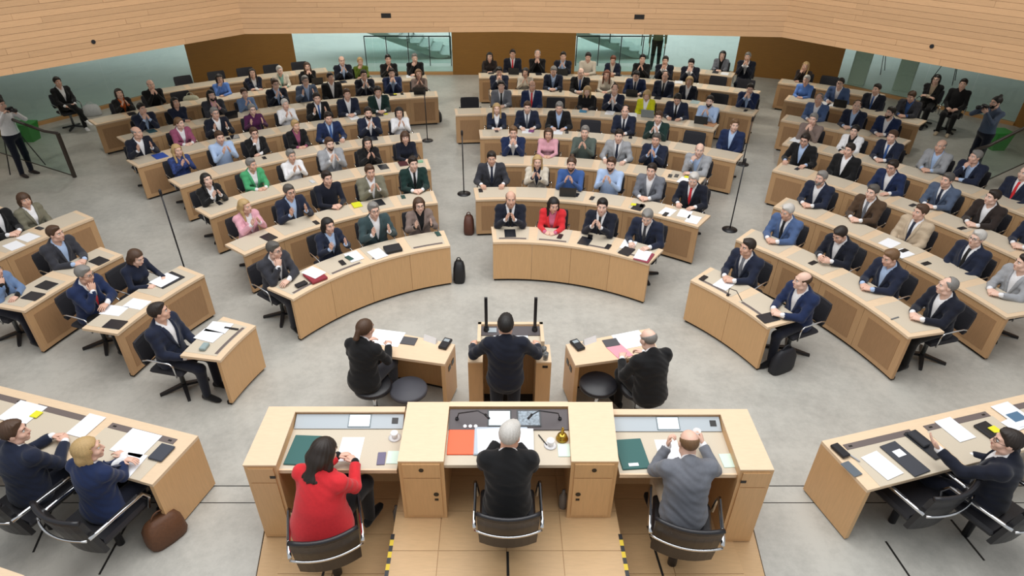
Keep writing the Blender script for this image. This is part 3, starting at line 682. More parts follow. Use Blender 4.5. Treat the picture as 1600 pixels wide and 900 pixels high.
    for s in (-1, 1):
        if stand: hip, kn, an, ft = (s*.09, 0, .88), (s*.1, .02, .48), (s*.11, -.02, .08), (s*.125, .1, .03)
        elif crossed and s > 0: hip, kn, an, ft = (s*.09, .0, .56), (-.02, .42, .66), (-.16, .50, .28), (-.19, .62, .24)
        else: hip, kn, an, ft = (s*.09, .0, .55), (s*.12, .42, .50), (s*.12, .40, .08), (s*.13, .52, .03)
        lo.cone(hip, kn, .082, .06, .04); lo.cone(kn, an, .06, .042, .03); feet.append((Vector(an), Vector(ft)))
    X2, Y2, Z2 = lo.grid(); V, Q = lo.mesh(.008); out['trousers'] = (relax(V, Q, 1), Q)
    sm = []
    for an, ft in feet:
        mb = MB(); d = (ft-an); d.z = 0 if not crossed else d.z; d.normalize(); M = Matrix.Translation((an.x, an.y, an.z-.08)) @ d.to_track_quat('Y', 'Z').to_matrix().to_4x4()
        mb.loft([[Vector((w*math.cos(2*PI*i/10), y, z0+(h_*(.5+.5*math.sin(2*PI*i/10))))) for i in range(10)][::-1] for y, w, z0, h_ in ((-.075, .02, .005, .06), (-.06, .036, .0, .085), (0, .04, .0, .1), (.08, .045, .0, .07), (.15, .042, .0, .05), (.19, .025, .005, .035))], True, M)
        sm.append(tri_fix(mb))
    out['shoes'] = sm
    # bare body below the neck (coarse; clothes hide it) with jointed hands
    bo = Field((-.52, -.36, -.02), (.52, .78, hz+.64), .026)
    bo.ell(A((0, 0, .02)), (.165, .125, .12), .05, R4); bo.ell(A((0, .005, .17)), (.135, .1, .16), .06, R4); bo.ell(A((0, .0, .345)), (.15, .105, .16), .06, R4)
    bo.cone(sh[-1], sh[1], .05, .05, .05); bo.cone(A((0, -.02, zs-.04)), tuple(nb), .06, .05, .03)
    for s in (1, -1):
        S_, E_, W, hd, hb, cu = arms[s]; bo.cone(S_, E_, .045, .037, .03); bo.cone(E_, W, .037, .024, .02)
    for s in (-1, 1):
        an, ft = feet[(s+1)//2]; kn = (s*.12, .42, .5) if not stand else (s*.1, .02, .48)
        if crossed and s > 0: kn = (-.02, .42, .66)
        hip = (s*.09, 0, .55 if not stand else .88); bo.cone(hip, kn, .07, .052, .03); bo.cone(kn, tuple(an), .052, .035, .03)
    V, Q = bo.mesh(); parts = [(V, Q, 0)]
    for s in (1, -1):
        S_, E_, W, hd, hb, cu = arms[s]; hv, q, t = hand_arrays(cu, 8 if fine else 6, 1.0 if m else .92)
        y = hd.normalized(); z = (hb-y*hb.dot(y)).normalized(); x = y.cross(z)
        hv = hv.copy()
        if s < 0: hv[:, 0] *= -1; q = [f[::-1] for f in q]; t = [f[::-1] for f in t]
        Mx = np.array([x, y, z]); hv = hv @ Mx + np.array(W)
        parts.append((hv, np.array(q), 0)); 
        if t: parts.append((hv, np.array(t), 0))
        w0 = np.array(W)-np.array((W-E_).normalized())*.06
        mb = MB().tube([tuple(w0), tuple(W), tuple(W+y*.02)], [.027, .0255, .024], 8); v, q2, t2 = tri_fix(mb); parts.append((v, np.array(q2), 0))
    out['body'] = parts; out['arms'] = arms; out['meshes'] = {}
    TPL[key] = out; return out
def tmesh(t, part):
    if part in t['meshes']: return t['meshes'][part]
    if part in ('shirt', 'trousers'): V, Q = t[part]; me = npmesh(part, [(V, Q, 0)], 1)
    elif part == 'jacket': V, Q = t[part]; lv, lq, lt = t['lapel']; me = npmesh(part, [(V, Q, 0), (lv, np.array(lq), 0)]+([(lv, np.array(lt), 0)] if lt else []), 1); 
    elif part == 'top': V, Q = t['jacket_closed'] if 'jacket_closed' in t else t['shirt']; me = npmesh('top', [(V, Q, 0)], 1)
    elif part == 'tie': v, q, tt = tri_fix(t['tie']); me = npmesh('tie', [(v, np.array(q), 0)], 1)
    elif part.startswith('shoe'): v, q, tt = t['shoes'][int(part[-1])]; me = npmesh('shoe', [(v, np.array(q), 0), (v, np.array(tt), 0)] if tt else [(v, np.array(q), 0)], 1)
    t['meshes'][part] = me; return me
BODYC = {}
def body_mesh(key, t, sex, fine, yaw, pitch):
    k = (key, yaw, pitch)
    if k in BODYC: return BODYC[k]
    H = head_matrix(t, yaw, pitch); Hn = np.array(H)
    parts = list(t['body'])
    for V, Q, m in head_parts(sex, .0058 if fine else .0088): parts.append((V @ Hn[:3, :3].T+Hn[:3, 3], Q, m))
    BODYC[k] = npmesh('body', parts, 5); return BODYC[k]
def head_matrix(t, yaw, pitch):
    piv = Vector((0, -.02, -.09)); R = Matrix.Rotation(math.radians(yaw), 4, 'Z') @ Matrix.Rotation(math.radians(pitch), 4, 'X')
    return Matrix.Translation(t['hc']+piv) @ R @ Matrix.Translation(-piv)

COLS = {'navy': '1b2236', 'dnavy': '141826', 'bnavy': '1b294c', 'blue': '3c5c95', 'mblue': '4a6088', 'black': '121214', 'charcoal': '34353c', 'grey': '6d7078', 'lgrey': '9a9ca0', 'greyblue': '4d5a70', 'greygreen': '55605a',
        'dgreen': '16302c', 'teal': '35474a', 'brown': '4d3a2a', 'dbrown': '2c2320', 'beige': 'b9a78f', 'cream': 'cfc6b6', 'white': 'e6e6e8', 'lblue': 'a9bfdf', 'cornflower': '6089d2', 'pink': 'd9a2ae', 'rose': '96506c', 'hotpink': 'c86a86',
        'red': 'd02c33', 'crimson': 'c4122a', 'orange': 'b8561c', 'green': '49a06c', 'leaf': '5f7423', 'purple': '4c1c44', 'olive': '73705f', 'taupe': '7d6d66', 'yellow': 'd0cf1e', 'denim': '6880a4', 'camo': '6a6a50', 'mint': '7fa79b', 'patblue': '24386e'}
CNAME = {'dnavy': 'dark navy', 'bnavy': 'bright navy', 'mblue': 'mid-blue', 'lgrey': 'light grey', 'greyblue': 'grey-blue', 'greygreen': 'grey-green', 'dgreen': 'dark green', 'dbrown': 'dark brown', 'lblue': 'light blue', 'hotpink': 'pink', 'leaf': 'leaf green', 'patblue': 'patterned blue', 'camo': 'khaki'}
HCOL = {'black': '14100e', 'dark': '241a14', 'brown': '4a3322', 'lbrown': '6f5236', 'blond': 'b59767', 'grey': '7f7c78', 'white': 'c2beb8', 'red': '6d3b22', 'salt': '54504c'}
SKIN = ['dfb6a2', 'e2bca9', 'd4a993', 'dbb19d', 'c89c84']
def cloth(c, kind):
    nm = kind+'_'+c
    if nm in MATS: return MATS[nm]
    if c == 'patblue':
        m = mat(nm, COLS[c], .8, noise=.8, nscale=22); return m
    return mat(nm, COLS[c], .85 if kind != 'tie' else .5, noise=.07, nscale=45, bump=.08, sheen=.15, spec=.25)
EYEW = mat('eye_white', 'e8e4e0', .3); IRIS = mat('iris_dark', '2a1c14', .2)
POSEW = {'clasp': 'hands clasped', 'clap': 'clapping', 'open': 'hands apart clapping', 'write': 'writing', 'apart': 'hands on desk', 'lap': 'hands in lap', 'fold': 'arms folded', 'chin': 'hand at chin', 'pray': 'hands before mouth', 'phone': 'looking at hands',
         'desk': 'leaning on desk', 'drink': 'holding a cup', 'reach': 'gesturing', 'lectern': 'speaking', 'camera': 'taking photographs', 'stand': 'standing'}
def setslot(o, mats):
    for i, m in enumerate(mats): o.material_slots[i].link = 'OBJECT'; o.material_slots[i].material = m
def person(px, py, sex, hair, hcol, outer, inner, tie, pose, face, label, yaw=0, pitch=0, fine=False, extra='', rad=None, zoff=0, Y=None, crossed=False, scale=1.0, group='delegates at the curved desks', legs='dnavy', shoe='black', skin=None, loc=None, flare=0):
    t = template(pose, sex, fine, crossed, flare); key = (pose, sex, fine, crossed, flare)
    H = head_matrix(t, yaw, pitch); hp = H @ Vector((0, 0, .0)); hz = zoff+hp.z*scale
    w = at(px, py, hz) if Y is None else at_y(px, py, Y)
    if rad is not None:
        r, a = to_polar(w); r = min(max(r, rad+.60), rad+.80); w = polar(r, a, hz)
    if face is None: face = math.atan2(CY-w.y, CX-w.x)-PI/2          # towards the hall centre (local +Y forward)
    R = Matrix.Rotation(face, 3, 'Z'); base = Vector((w.x, w.y, 0))-R @ Vector((hp.x, hp.y, 0))*scale; base.z = zoff
    if Y is not None: base.z = w.z-hp.z*scale
    if loc is not None: base = Vector(loc)
    e = empty('person', base, face, label, 'person', group); e.scale = (scale,)*3
    sk = SKIN[int(abs(px*7+py*3)) % 4] if skin is None else skin
    skm = mat('skin_'+sk, sk, .55, noise=.05, nscale=30, spec=.35); lip = mat('lips_'+sk, '%02x%02x%02x' % tuple(int(int(sk[i:i+2], 16)*f) for i, f in ((0, .82), (2, .66), (4, .68))), .5)
    hm = mat('hair_'+hcol, HCOL[hcol], .55, noise=.38, nscale=60, stretch=(6, 6, 1.2), bump=.25)
    b = link('body', body_mesh(key, t, sex, fine, yaw, pitch), e); setslot(b, [skm, EYEW, IRIS, hm, lip])
    if hair != 'none':
        h = link('hair', hair_mesh(hair, .007 if fine else .009), e); h.matrix_local = H; setslot(h, [hm])
    if 'b' in extra: h = link('beard', beard_mesh(), e); h.matrix_local = H; setslot(h, [hm])
    if 'g' in extra: h = link('glasses', glasses_mesh(), e); h.matrix_local = H
    nojacket = outer.startswith('~'); oc = outer.lstrip('~')
    if nojacket:
        s = link('top', tmesh(t, 'shirt'), e); setslot(s, [cloth(oc, 'top')])
    else:
        s = link('shirt', tmesh(t, 'shirt'), e); setslot(s, [cloth(inner, 'shirt')])
        s = link('jacket', tmesh(t, 'jacket'), e); setslot(s, [cloth(oc, 'jacket')])
        if tie: s = link('tie', tmesh(t, 'tie'), e); setslot(s, [cloth(tie, 'tie')])
    s = link('trousers', tmesh(t, 'trousers'), e); setslot(s, [cloth(legs, 'trousers')])
    for i in (0, 1): s = link('shoe', tmesh(t, 'shoe%d' % i), e); setslot(s, [cloth(shoe, 'shoe')])
    return e
def wordy(outer, tie, pose):
    oc = outer.lstrip('~')
    if tie and len((CNAME.get(oc, oc)+' '+CNAME.get(tie, tie)+' '+POSEW[pose]).split()) > 4: tie = None
    return 'person in %s %s%s, %s' % (CNAME.get(oc, oc), 'top' if outer[0] == '~' else 'jacket', ', %s tie' % CNAME.get(tie, tie) if tie else '', POSEW[pose])
# ---- who sits where: head pixel, sex, hair:colour, outer, inner, tie, pose, head yaw, pitch, extras.  'E x y' = empty chair
PEOPLE = {
'F1': ['247 487 m short dark navy white - lap -60 5'],
'F2': ['130 428 m short grey bnavy white red chin -20 -8 g', '213 402 f bob brown ~navy white - write -10 -22'],
'F3': ['8 425 f short black denim black - chin -25 0', '97 368 m short brown charcoal lblue - clasp -35 0'],
'F4': ['-14 322 m short dark black white - clasp -20 0', '38 312 f fringe brown olive white - lap 10 0'],
'L1': ['432 392 m short salt charcoal white - chin -30 -5 g', '513 352 f bob black navy lblue - open -15 0', '584 328 m short grey teal white - open -5 0 g', '655 320 f bob brown taupe black - open 0 0 g'],
'L2': ['383 322 f long blond pink white - clap -35 0', '458 304 m short salt navy lblue - open -10 0 g', '511 278 m short dark ~dnavy white - clasp -10 0', '578 268 m short brown olive white - clap -5 0', '645 254 m short dark dgreen white black clasp -10 0'],
'L3': ['325 282 f long black black white - clap -10 10', '393 257 f short grey green white - clasp -35 0', '455 243 f short grey ~white white - clap -10 0', '511 220 m short brown lgrey white - clap -10 0 b', '574 223 f long black black black - clap 0 0', '632 212 f fringe brown ~dnavy white - clasp 5 0'],
'L4': ['273 232 f long blond ~patblue white - clap -15 0', '338 210 m short brown ~lblue white - clap 0 -5', '397 208 f short brown black white - chin 0 0 g', '458 192 f short blond black rose - clasp -20 0', '513 184 m short dark bnavy lblue blue apart 0 -8', '574 174 m short dark navy white - clap 0 0 b', '622 172 f curly black ~white white - clap 10 0'],
'L5': ['222 212 m bald grey dnavy white - open -60 0', '277 190 f ponytail lbrown rose white - clasp -50 0', '334 175 m short grey dnavy white - open -10 0 g', '389 166 f short grey ~purple white - open -10 0 g', '444 161 f short white ~white white - clap -15 0', '495 153 m short dark black white blue open 0 -5', '539 142 m short brown navy white - clasp -5 0', '590 142 m short dark dgreen white - clasp 0 -10'],
'L6': ['222 170 m short black navy lblue - pray -20 0', '274 160 f bob black ~navy mint - fold -15 8', '330 149 m long black charcoal pink - clap -10 0 b', '384 148 f short brown ~denim white - clap 0 0', '429 130 m short brown dnavy lblue - clap -15 0 g', '477 126 m short grey greyblue lblue - open -15 0 g', '515 119 m short dark black white - lap -20 5', '567 114 m short dark dnavy white grey clap 0 0 g', '611 112 m short dark bnavy lblue - pray 0 0', '653 112 f bob lbrown ~taupe white - clap 0 0'],
'L7': ['186 146 f bob dark black orange - clap -5 8', '231 129 m bald grey ~black white - pray -10 0', 'E 295 140', '344 124 f bob dark ~cornflower white - chin 0 0', '394 114 f long dark navy white - fold 5 8', '437 110 f short white cream mint - clasp -15 0', '480 104 f long brown ~black white - pray 5 0', '532 91 m bald brown dnavy lblue - clap -5 0', '562 95 f bun blond ~leaf white - chin 0 0', '607 94 m short black ~black black - clap 0 0', '648 91 m short grey ~black black - chin 0 0'],
'L8': ['E 303 121', 'E 352 113', 'E 396 108', 'E 436 104', 'E 477 98'],
'C1': ['798 312 m bald brown dnavy white black clap 5 0', '865 320 f long black red hotpink - clasp 20 -12', '941 322 m short black dnavy white black clap 10 0', '1004 347 m short grey navy white charcoal write 10 -22'],
'C2': ['768 246 m short dark charcoal white navy apart 0 -5', '841 243 f long blond cream navy - clap 5 0', '893 256 m knot brown ~blue white - clap 0 0 b', '958 250 m short brown ~lblue white - clap 0 0 b', '1018 266 m short dark grey white - clasp 0 0', '1085 279 m short white dnavy white red write 10 -15'],
'C3': ['802 207 m short lbrown bnavy white - pray 0 0', '857 209 f bob brown ~pink white - clasp 0 0', '914 206 m short grey ~greygreen white - clap 0 0', '967 212 m short dark lgrey white navy apart 5 0', '1027 215 m short salt navy lblue blue clap 0 0', '1093 234 m bald grey lgrey lblue - chin 15 0'],
'C4': ['776 167 f long blond navy white - clasp 0 0', '824 167 m short brown navy white grey write 0 -8', '874 167 m short grey black lblue - write 0 -12', 'E 925 166', '979 169 m receding dark navy white dnavy clasp 0 0', '1029 183 m short brown dgreen white - clap 0 0', 'E 1085 190', '1152 191 m short lbrown bnavy lblue - lap 20 0'],
'C5': ['E 733 130', '783 128 m short dark grey white black clasp 0 0', '832 126 m bald brown bnavy white red lap 10 0', 'E 870 130', '919 136 f long blond ~black white - clasp 0 -15', '961 139 m receding brown navy white - clap 5 0', '1013 144 f bob blond yellow white - lap 0 -22', '1057 157 m short black navy white black write 0 -25', '1109 158 m short dark ~lblue white - clap 0 0 b'],
'C6': ['780 112 m short black navy white - pray 0 -10', '821 113 f bob black ~cream white - clap -10 0', '865 111 m short grey navy lblue - clasp 0 -15', '907 116 m bald grey black white blue clasp 0 0', '950 111 f long red ~cream white - clasp 0 0', '994 118 m short black bnavy white navy write 0 -15', '1041 116 m receding dark navy white black lap 0 0', '1080 122 f bob blond dnavy white - lap 0 0', 'E 1127 128', '1169 142 m short dark bnavy lblue - pray 10 -10'],
'C7': ['765 87 f long black ~dbrown white - clasp 0 0', '801 81 m short dark dnavy white red lap 0 0', '840 84 m receding grey ~black white - pray 0 0', '880 88 m short dark dnavy lblue - clap 5 0', '919 89 m short dark ~cream white - clasp 0 -10', '959 90 f short red navy cream - phone 0 -15', '1004 92 m short black ~black white - clap 5 0', '1040 94 m short dark dnavy white - pray 0 0', '1080 99 m short black dnavy white - pray 0 -15', 'E 1124 104', 'E 1167 110'],
'C8': ['1129 86 f bob black grey black - clasp 0 0', '1166 92 m short grey dnavy white - pray 0 0'],
'R1': ['1168 386 m short dark navy white grey clasp 30 0', '1252 439 m bald brown bnavy white - clasp 45 0'],
'R2': ['1215 339 m short white mblue white black clasp 20 -12', '1288 376 m short dark dnavy white - phone 10 -30', '1379 406 m short lbrown navy lblue - clasp 20 -15', '1480 447 m receding grey dnavy white - clasp 55 0'],
'R3': ['1283 278 m short grey navy white - clasp 20 0 b', '1363 300 m short salt brown white grey clasp 10 0', '1438 331 m short brown beige white navy lap 30 0', '1527 372 m short white navy white black lap 10 0 g', '1585 414 m short dark lgrey white - clasp 45 0'],
'R4': ['1263 214 m short dark black lblue - apart 0 -12 g', '1327 234 m short dark black white - lap 20 0', '1391 262 m short dark bnavy white - write 10 -10 g', '1480 281 m short salt greyblue white navy clasp 20 0', '1551 308 m short dark dbrown white - clasp 40 0', '1614 345 m short dark navy white - clasp 20 0'],
'R5': ['1267 189 m short grey ~taupe white - pray 0 0', '1333 206 f bun black white black - clasp -5 0', '1386 218 m short brown navy white blue clasp 10 0', '1470 228 m bald grey lgrey lblue - clasp 20 0', '1524 245 m short grey navy lblue - chin 45 0', '1594 273 m bald brown navy white red lap 25 0'],
'R6': ['1276 158 m receding grey mblue white - clasp 15 0', '1333 170 m receding brown navy lblue - clasp -15 0', '1379 184 m short dark bnavy white - clasp 40 0 b'],
'R7': ['1260 125 f short white ~cornflower white - clasp 5 0', '1313 130 m short dark mblue white - write 5 0 g', '1366 142 m short dark dnavy white blue lap 25 0', '1419 154 m short brown charcoal blue - clasp 15 -20'],
'R8': ['1256 106 f long blond ~dbrown white - chin 10 0', 'E 1300 103'],
}
SEATS = {}
for row, lst in PEOPLE.items():
    r = RAD[int(row[1])-1]; n = len(lst)
    for i, s in enumerate(lst):
        f = s.split(); place = '%s from left, %s' % (ORD[i], rowword(row))
        if f[0] == 'E':
            w = at(float(f[1]), float(f[2]), 1.2); rr, a = to_polar(w); base = polar(r+.74, a); fc = math.radians(a)+PI/2
            chair(base, fc, 'empty black office chair, '+place)
            SEATS[(row, i)] = base; continue
        x, y = float(f[0]), float(f[1]); tie = None if f[7] == '-' else f[7].replace('lblue', 'lblue')
        w = at(x, y, 1.2); rr, a = to_polar(w); fc = math.radians(a)+PI/2
        sc = 1.0 if f[2] == 'm' else .96
        e = person(x, y, f[2], f[3], f[4], f[5], f[6], tie, f[8], fc, wordy(f[5], tie, f[8])+', '+place, float(f[9])*(1 if row[0] == 'C' else -.6), float(f[10]), extra=f[11] if len(f) > 11 else '', rad=r, scale=sc, legs=random.choice(['dnavy', 'black', 'charcoal']))
        SEATS[(row, i)] = e.location.copy()
        chair(e.location.copy()-Vector((math.cos(fc+PI/2), math.sin(fc+PI/2), 0))*.02, fc, 'black office chair of the person '+place, scale=1)
# ------------------------------------------------------------------ raised floor behind the podium line
YS = 4.47
for nm, x0, x1 in (('left', -14, -2.43), ('right', 2.59, 14)):
    pts_ = [(x0, -2), (-2.06 if x1 < 0 else x1, -2), (-2.06 if x1 < 0 else x1, 2.2), (x1 if x1 < 0 else x0-.0, YS), (x0 if x1 < 0 else x1, YS)]
    if x1 > 0: pts_ = [(2.30, -2), (x1, -2), (x1, YS), (2.57, YS), (2.30, 2.2)]
    else: pts_ = [(x0, -2), (-2.06, -2), (-2.06, 2.2), (-2.41, YS), (x0, YS)]
    w = struct(MB().prism(pts_, 0, S1).build('floor_raised_'+nm, CONC))
    slot(Vector((pts_[0][0] if x1 < 0 else 2.57, YS-.006, 0)), Vector((-2.41 if x1 < 0 else x1, YS-.006, 0)), S1, .010, w, 'joint')
    slot(Vector((pts_[0][0] if x1 < 0 else 2.57, YS-.22, 0)), Vector((-2.39 if x1 < 0 else x1, YS-.22, 0)), S1, .008, w, 'joint')
struct(MB().box(-2.06, 2.30, -2, 2.2, 0, S1).build('floor_raised_centre', OAK_FLOOR))

# ------------------------------------------------------------------ presidium desks
def plain(name, mb, mats, parent): return mb.build(name, mats, parent)
HOLE = mat('lock_black', '120f0d', .4)
GREYP = mat('grey_glass_panel', 'a9b2b8', .3)
SCRW = mat('screen_light', 'e4ecf6', .3, emit=.35); SCRD = mat('screen_dark', '10151c', .25)
def corner4(pts, z): return [at(p[0], p[1], z) for p in pts]
ZT, ZW = 1.21, 1.12
def side_desk(sx, label):
    if sx < 0: o0, o1, i0, i1 = at(380, 728, ZT), at(421, 637, ZT), at(431, 728, ZT), at(463, 641, ZT); xin = -.93
    else: o0, o1, i0, i1 = at(1210, 735, ZT), at(1168, 641, ZT), at(1157, 735, ZT), at(1126, 650, ZT); xin = 1.07
    y0, y1 = (o0.y+i0.y)/2, o1.y
    e = empty('presidium_desk', ((o0.x+xin)/2, (y0+y1)/2, S1), 0, label, 'desk')
    MB().prism([(o0.x, y0), (i0.x, y0), (i1.x, y1-.07), (i1.x, y1), (o1.x, y1)], S1, ZT).build('pedestal', OAK_PAN, e)
    MB().prism([(o0.x-.004, y0-.004), (i0.x+.004*-sx, y0-.004), (i1.x, y1-.07), (i1.x, y1+.004), (o1.x-.004, y1+.004)], ZT, ZT+.012).build('pedestal_top', OAK_TOP, e)
    d = MB().box(min(o0.x, i0.x)+.03, max(o0.x, i0.x)-.03, y0-.012, y0, S1+.05, ZT-.22).build('door', OAK_PAN, e)
    dr = MB().box(min(o0.x, i0.x)+.03, max(o0.x, i0.x)-.03, y0-.012, y0, ZT-.21, ZT-.03).build('drawer', OAK_PAN, e)
    hx = i0.x+sx*.05; MB().box(hx-.025, hx+.025, y0-.016, y0-.01, ZT-.15, ZT-.12).build('keyhole', HOLE, dr)
    a, b = sorted((i1.x, xin)); a2, b2 = sorted((i0.x, xin))
    MB().box(a, b, y1-.06, y1, S1, ZT).build('front_panel', OAK_PAN, e); MB().box(a, b, y1-.07, y1+.004, ZT, ZT+.012).build('ledge', OAK_TOP, e)
    MB().prism([(a2, y0+.03), (b2, y0+.03), (b, y1-.06), (a, y1-.06)], ZW-.035, ZW).build('writing_top', INLAY, e)
    MB().box(a2, b2, y0+.028, y0+.045, ZW-.04, ZW+.001).build('edge_trim', OAK_TOP, e)
    M = TR(0, y1-.20, ZW+.002, rx=math.radians(22))
    MB().box(a+.01, b-.01, 0, .15, 0, .01, M).build('instrument_panel', GREYP, e)
    scx = (a+b)/2+(.10 if sx < 0 else .02); MB().box(scx-.11, scx+.11, .012, .145, .01, .016, M).build('screen_frame', mat('screen_frame_grey', '6f7d82', .4), e)
    MB().box(scx-.10, scx+.10, .02, .137, .016, .018, M).build('screen', SCRW, e)
    sk = b-.09 if sx < 0 else b-.08; MB().box(sk-.03, sk+.03, .05, .11, .01, .015, M).build('socket', HOLE, e)
    return e, y0, y1
side_desk(-1, 'left presidium desk of light oak with grey instrument panel')
side_desk(1, 'right presidium desk of light oak with grey instrument panel')
ZC = 1.32; ZCW = 1.25
c0, c1, c2, c3 = at(621, 721, ZC), at(693, 721, ZC), at(893, 722, ZC), at(967, 722, ZC); b0, b1, b2, b3 = at(637, 628, ZC), at(702, 635, ZC), at(888, 635, ZC), at(957, 629, ZC)
y0 = c0.y; y1 = b0.y
e = empty('presidium_desk', ((c0.x+c3.x)/2, (y0+y1)/2, S2), 0, 'tall central presidium desk of light oak with two lockable pedestals', 'desk')
for nm, L4 in (('l', (c0, c1, b1, b0)), ('r', (c2, c3, b3, b2))):
    q = [(L4[0].x, y0), (L4[1].x, y0), (L4[2].x, y1), (L4[3].x, y1)]
    MB().prism(q, S2, ZC-.012).build('pedestal', OAK_PAN, e); MB().prism(q, ZC-.012, ZC).build('pedestal_top', OAK_TOP, e)
    xa_, xb_ = L4[0].x+.035, L4[1].x-.035
    dr = MB().box(xa_, xb_, y0-.012, y0, ZC-.2, ZC-.03).build('drawer', OAK_PAN, e); d = MB().box(xa_, xb_, y0-.012, y0, S2+.05, ZC-.21).build('door', OAK_PAN, e)
    MB().lathe([(.022, 0), (.022, .005)], 12, TR((xa_+xb_)/2, y0-.012, ZC-.1, rx=PI/2)).build('keyhole', HOLE, dr)
    hx = xb_-.05 if nm == 'l' else xa_+.05
    MB().lathe([(.024, 0), (.024, .005)], 12, TR(hx, y0-.012, ZC-.42, rx=PI/2)).build('knob_recess', HOLE, d); MB().box(hx-.017, hx+.017, y0-.016, y0-.011, ZC-.505, ZC-.48).build('keyhole', HOLE, d)
MB().box(b1.x, b2.x, y1-.06, y1, S2, ZC).build('front_panel', OAK_PAN, e)
MB().box(b1.x, b2.x, y1-.065, y1, ZC-.001, ZC+.004).build('ledge', OAK_TOP, e)
MB().prism([(c1.x, y0+.02), (c2.x, y0+.02), (b2.x, y1-.06), (b1.x, y1-.06)], ZCW-.035, ZCW).build('writing_top', INLAY, e)
DKP = mat('dark_instrument', '4b4345', .45); M = TR(0, y1-.31, ZCW+.002, rx=math.radians(8))
MB().box(b1.x+.008, b2.x-.008, 0, .24, 0, .012, M).build('instrument_panel', DKP, e)
xc_ = (b1.x+b2.x)/2
for dx, m in ((-.09, mat('screen_document', 'cfe0e4', .3, noise=.12, nscale=40, emit=.3)), (.19, mat('screen_crowd', '7b8791', .3, noise=.9, nscale=45, emit=.1))):
    MB().box(xc_+dx-.115, xc_+dx+.115, .03, .225, .012, .018, M).build('screen_frame', SCRD, e); MB().box(xc_+dx-.1, xc_+dx+.1, .045, .21, .018, .02, M).build('screen', m, e)
for k in range(3): MB().lathe([(.018, .012), (.018, .02), (.014, .023)], 12, M @ TR(b1.x+.16+k*.05, .035, 0)).build('button', PAPER, e)
for x, s in ((b1.x+.08, 1), (b2.x-.09, -1)):
    MB().lathe([(.018, .012), (.016, .03)], 10, M @ TR(x, .12, 0)).tube([M @ Vector((x, .12, .02)), M @ Vector((x+s*.02, .12, .1)), M @ Vector((x+s*.2, .12, .14)), M @ Vector((x+s*.28, .06, .15))], .006, 6).tube([M @ Vector((x+s*.27, .07, .15)), M @ Vector((x+s*.31, .02, .15))], .012, 8).build('gooseneck_microphone', BLKPL, e, True)
BRASS = mat('brass', 'b8963f', .25, metal=1)
p = at(878, 686, ZCW)
bell = empty('table_bell', p, 0, 'ornate brass hand bell on the central presidium desk', 'bell')
MB().lathe([(.052, 0), (.058, .012), (.05, .022), (.046, .045), (.038, .06), (.02, .068)], 20, TR(p.x, p.y, p.z)).build('bell_body', BRASS, bell, True)
MB().lathe([(.01, .066), (.016, .08), (.009, .092), (.017, .108), (.009, .124), (.013, .138), (.003, .15)], 12, TR(p.x, p.y, p.z)).build('bell_handle', BRASS, bell, True)

# ------------------------------------------------------------------ lectern
ZL = 1.02
l0, l1, l2, l3 = at(731, 566, ZL), at(754, 566, ZL), at(838, 568, ZL), at(862, 568, ZL); f0, f3 = at(734, 540, ZL), at(860, 541, ZL)
yn, yf = l0.y, f0.y+.0
e = empty('lectern', ((l0.x+l3.x)/2, (yn+yf)/2, 0), 0, 'oak speaker lectern with two tall microphone columns', 'lectern')
yb = at(790, 503, 1.16).y; xa_, xb_ = at(747, 503, 1.16).x, at(848, 503, 1.16).x
for a, b in ((l0.x, l1.x), (l2.x, l3.x)):
    MB().box(a, b, yn, yf+.02, .06, ZL-.015).build('side_wing', OAK_PAN, e); MB().box(a, b, yn, yf+.02, ZL-.015, ZL).build('wing_top', OAK_TOP, e)
MB().box(xa_, xb_, yb-.05, yb, .06, 1.14).build('front_panel', OAK_PAN, e)
xa_, xb_ = at(747, 503, 1.16).x, at(848, 503, 1.16).x
for a, b in ((xa_, xa_+.04), (xb_-.04, xb_)): MB().box(a, b, yf-.10, yb, .06, 1.16).build('desk_cheek', OAK_TOP, e)
MB().box(xa_, xb_, yb-.045, yb+.002, 1.13, 1.16).build('top_rail', OAK_TOP, e)
M = TR(0, yf-.10, 1.06, rx=math.radians(10)); dpt = yb-yf+.05
MB().box(xa_+.04, xb_-.04, 0, dpt, 0, .02, M).build('reading_top', INLAY, e)
MB().box(xa_+.04, xb_-.04, dpt-.15, dpt-.005, .02, .032, M).build('instrument_panel', DKP, e)
MB().box(xa_+.12, xa_+.22, dpt-.11, dpt-.04, .032, .04, M).build('display', mat('grey_display', '9aa3a8', .3), e)
for x in (xa_+.10, xb_-.10):
    pz = M @ Vector((x, dpt-.07, .03)); MB().lathe([(.035, 0), (.03, .05)], 10, TR(pz.x, pz.y, pz.z)).box(pz.x-.018, pz.x+.018, pz.y-.014, pz.y+.014, pz.z+.04, pz.z+.46).build('microphone_column', BLKPL, e)
MB().box(l0.x, l3.x, yn+.02, yb-.01, 0, .06).build('plinth', BLACK, e)
MB().box(l3.x-.10, l3.x-.04, yn-.006, yn, ZL-.08, ZL-.05).build('switch_plate', HOLE, e)
p = (M @ Vector(((xa_+xb_)/2, .12, .021))); MB().box(-.2, .2, -.14, .14, 0, .004, Matrix.Translation(p) @ Matrix.Rotation(math.radians(10), 4, 'X')).thing('manuscript', PAPER, 'white speech manuscript lying on the lectern', 'paper')
p = at(852, 557, ZL)
for dx, dy, lab in ((-.015, .05, 'water glass on the right lectern wing, farther one'), (.0, -.05, 'water glass on the right lectern wing, nearer one')):
    MB().lathe([(.028, 0), (.032, .09), (.029, .09), (.025, .008)], 14, TR(p.x+dx, p.y+dy, ZL)).thing('water_glass', CLEAR, lab, 'glass', smooth=True)

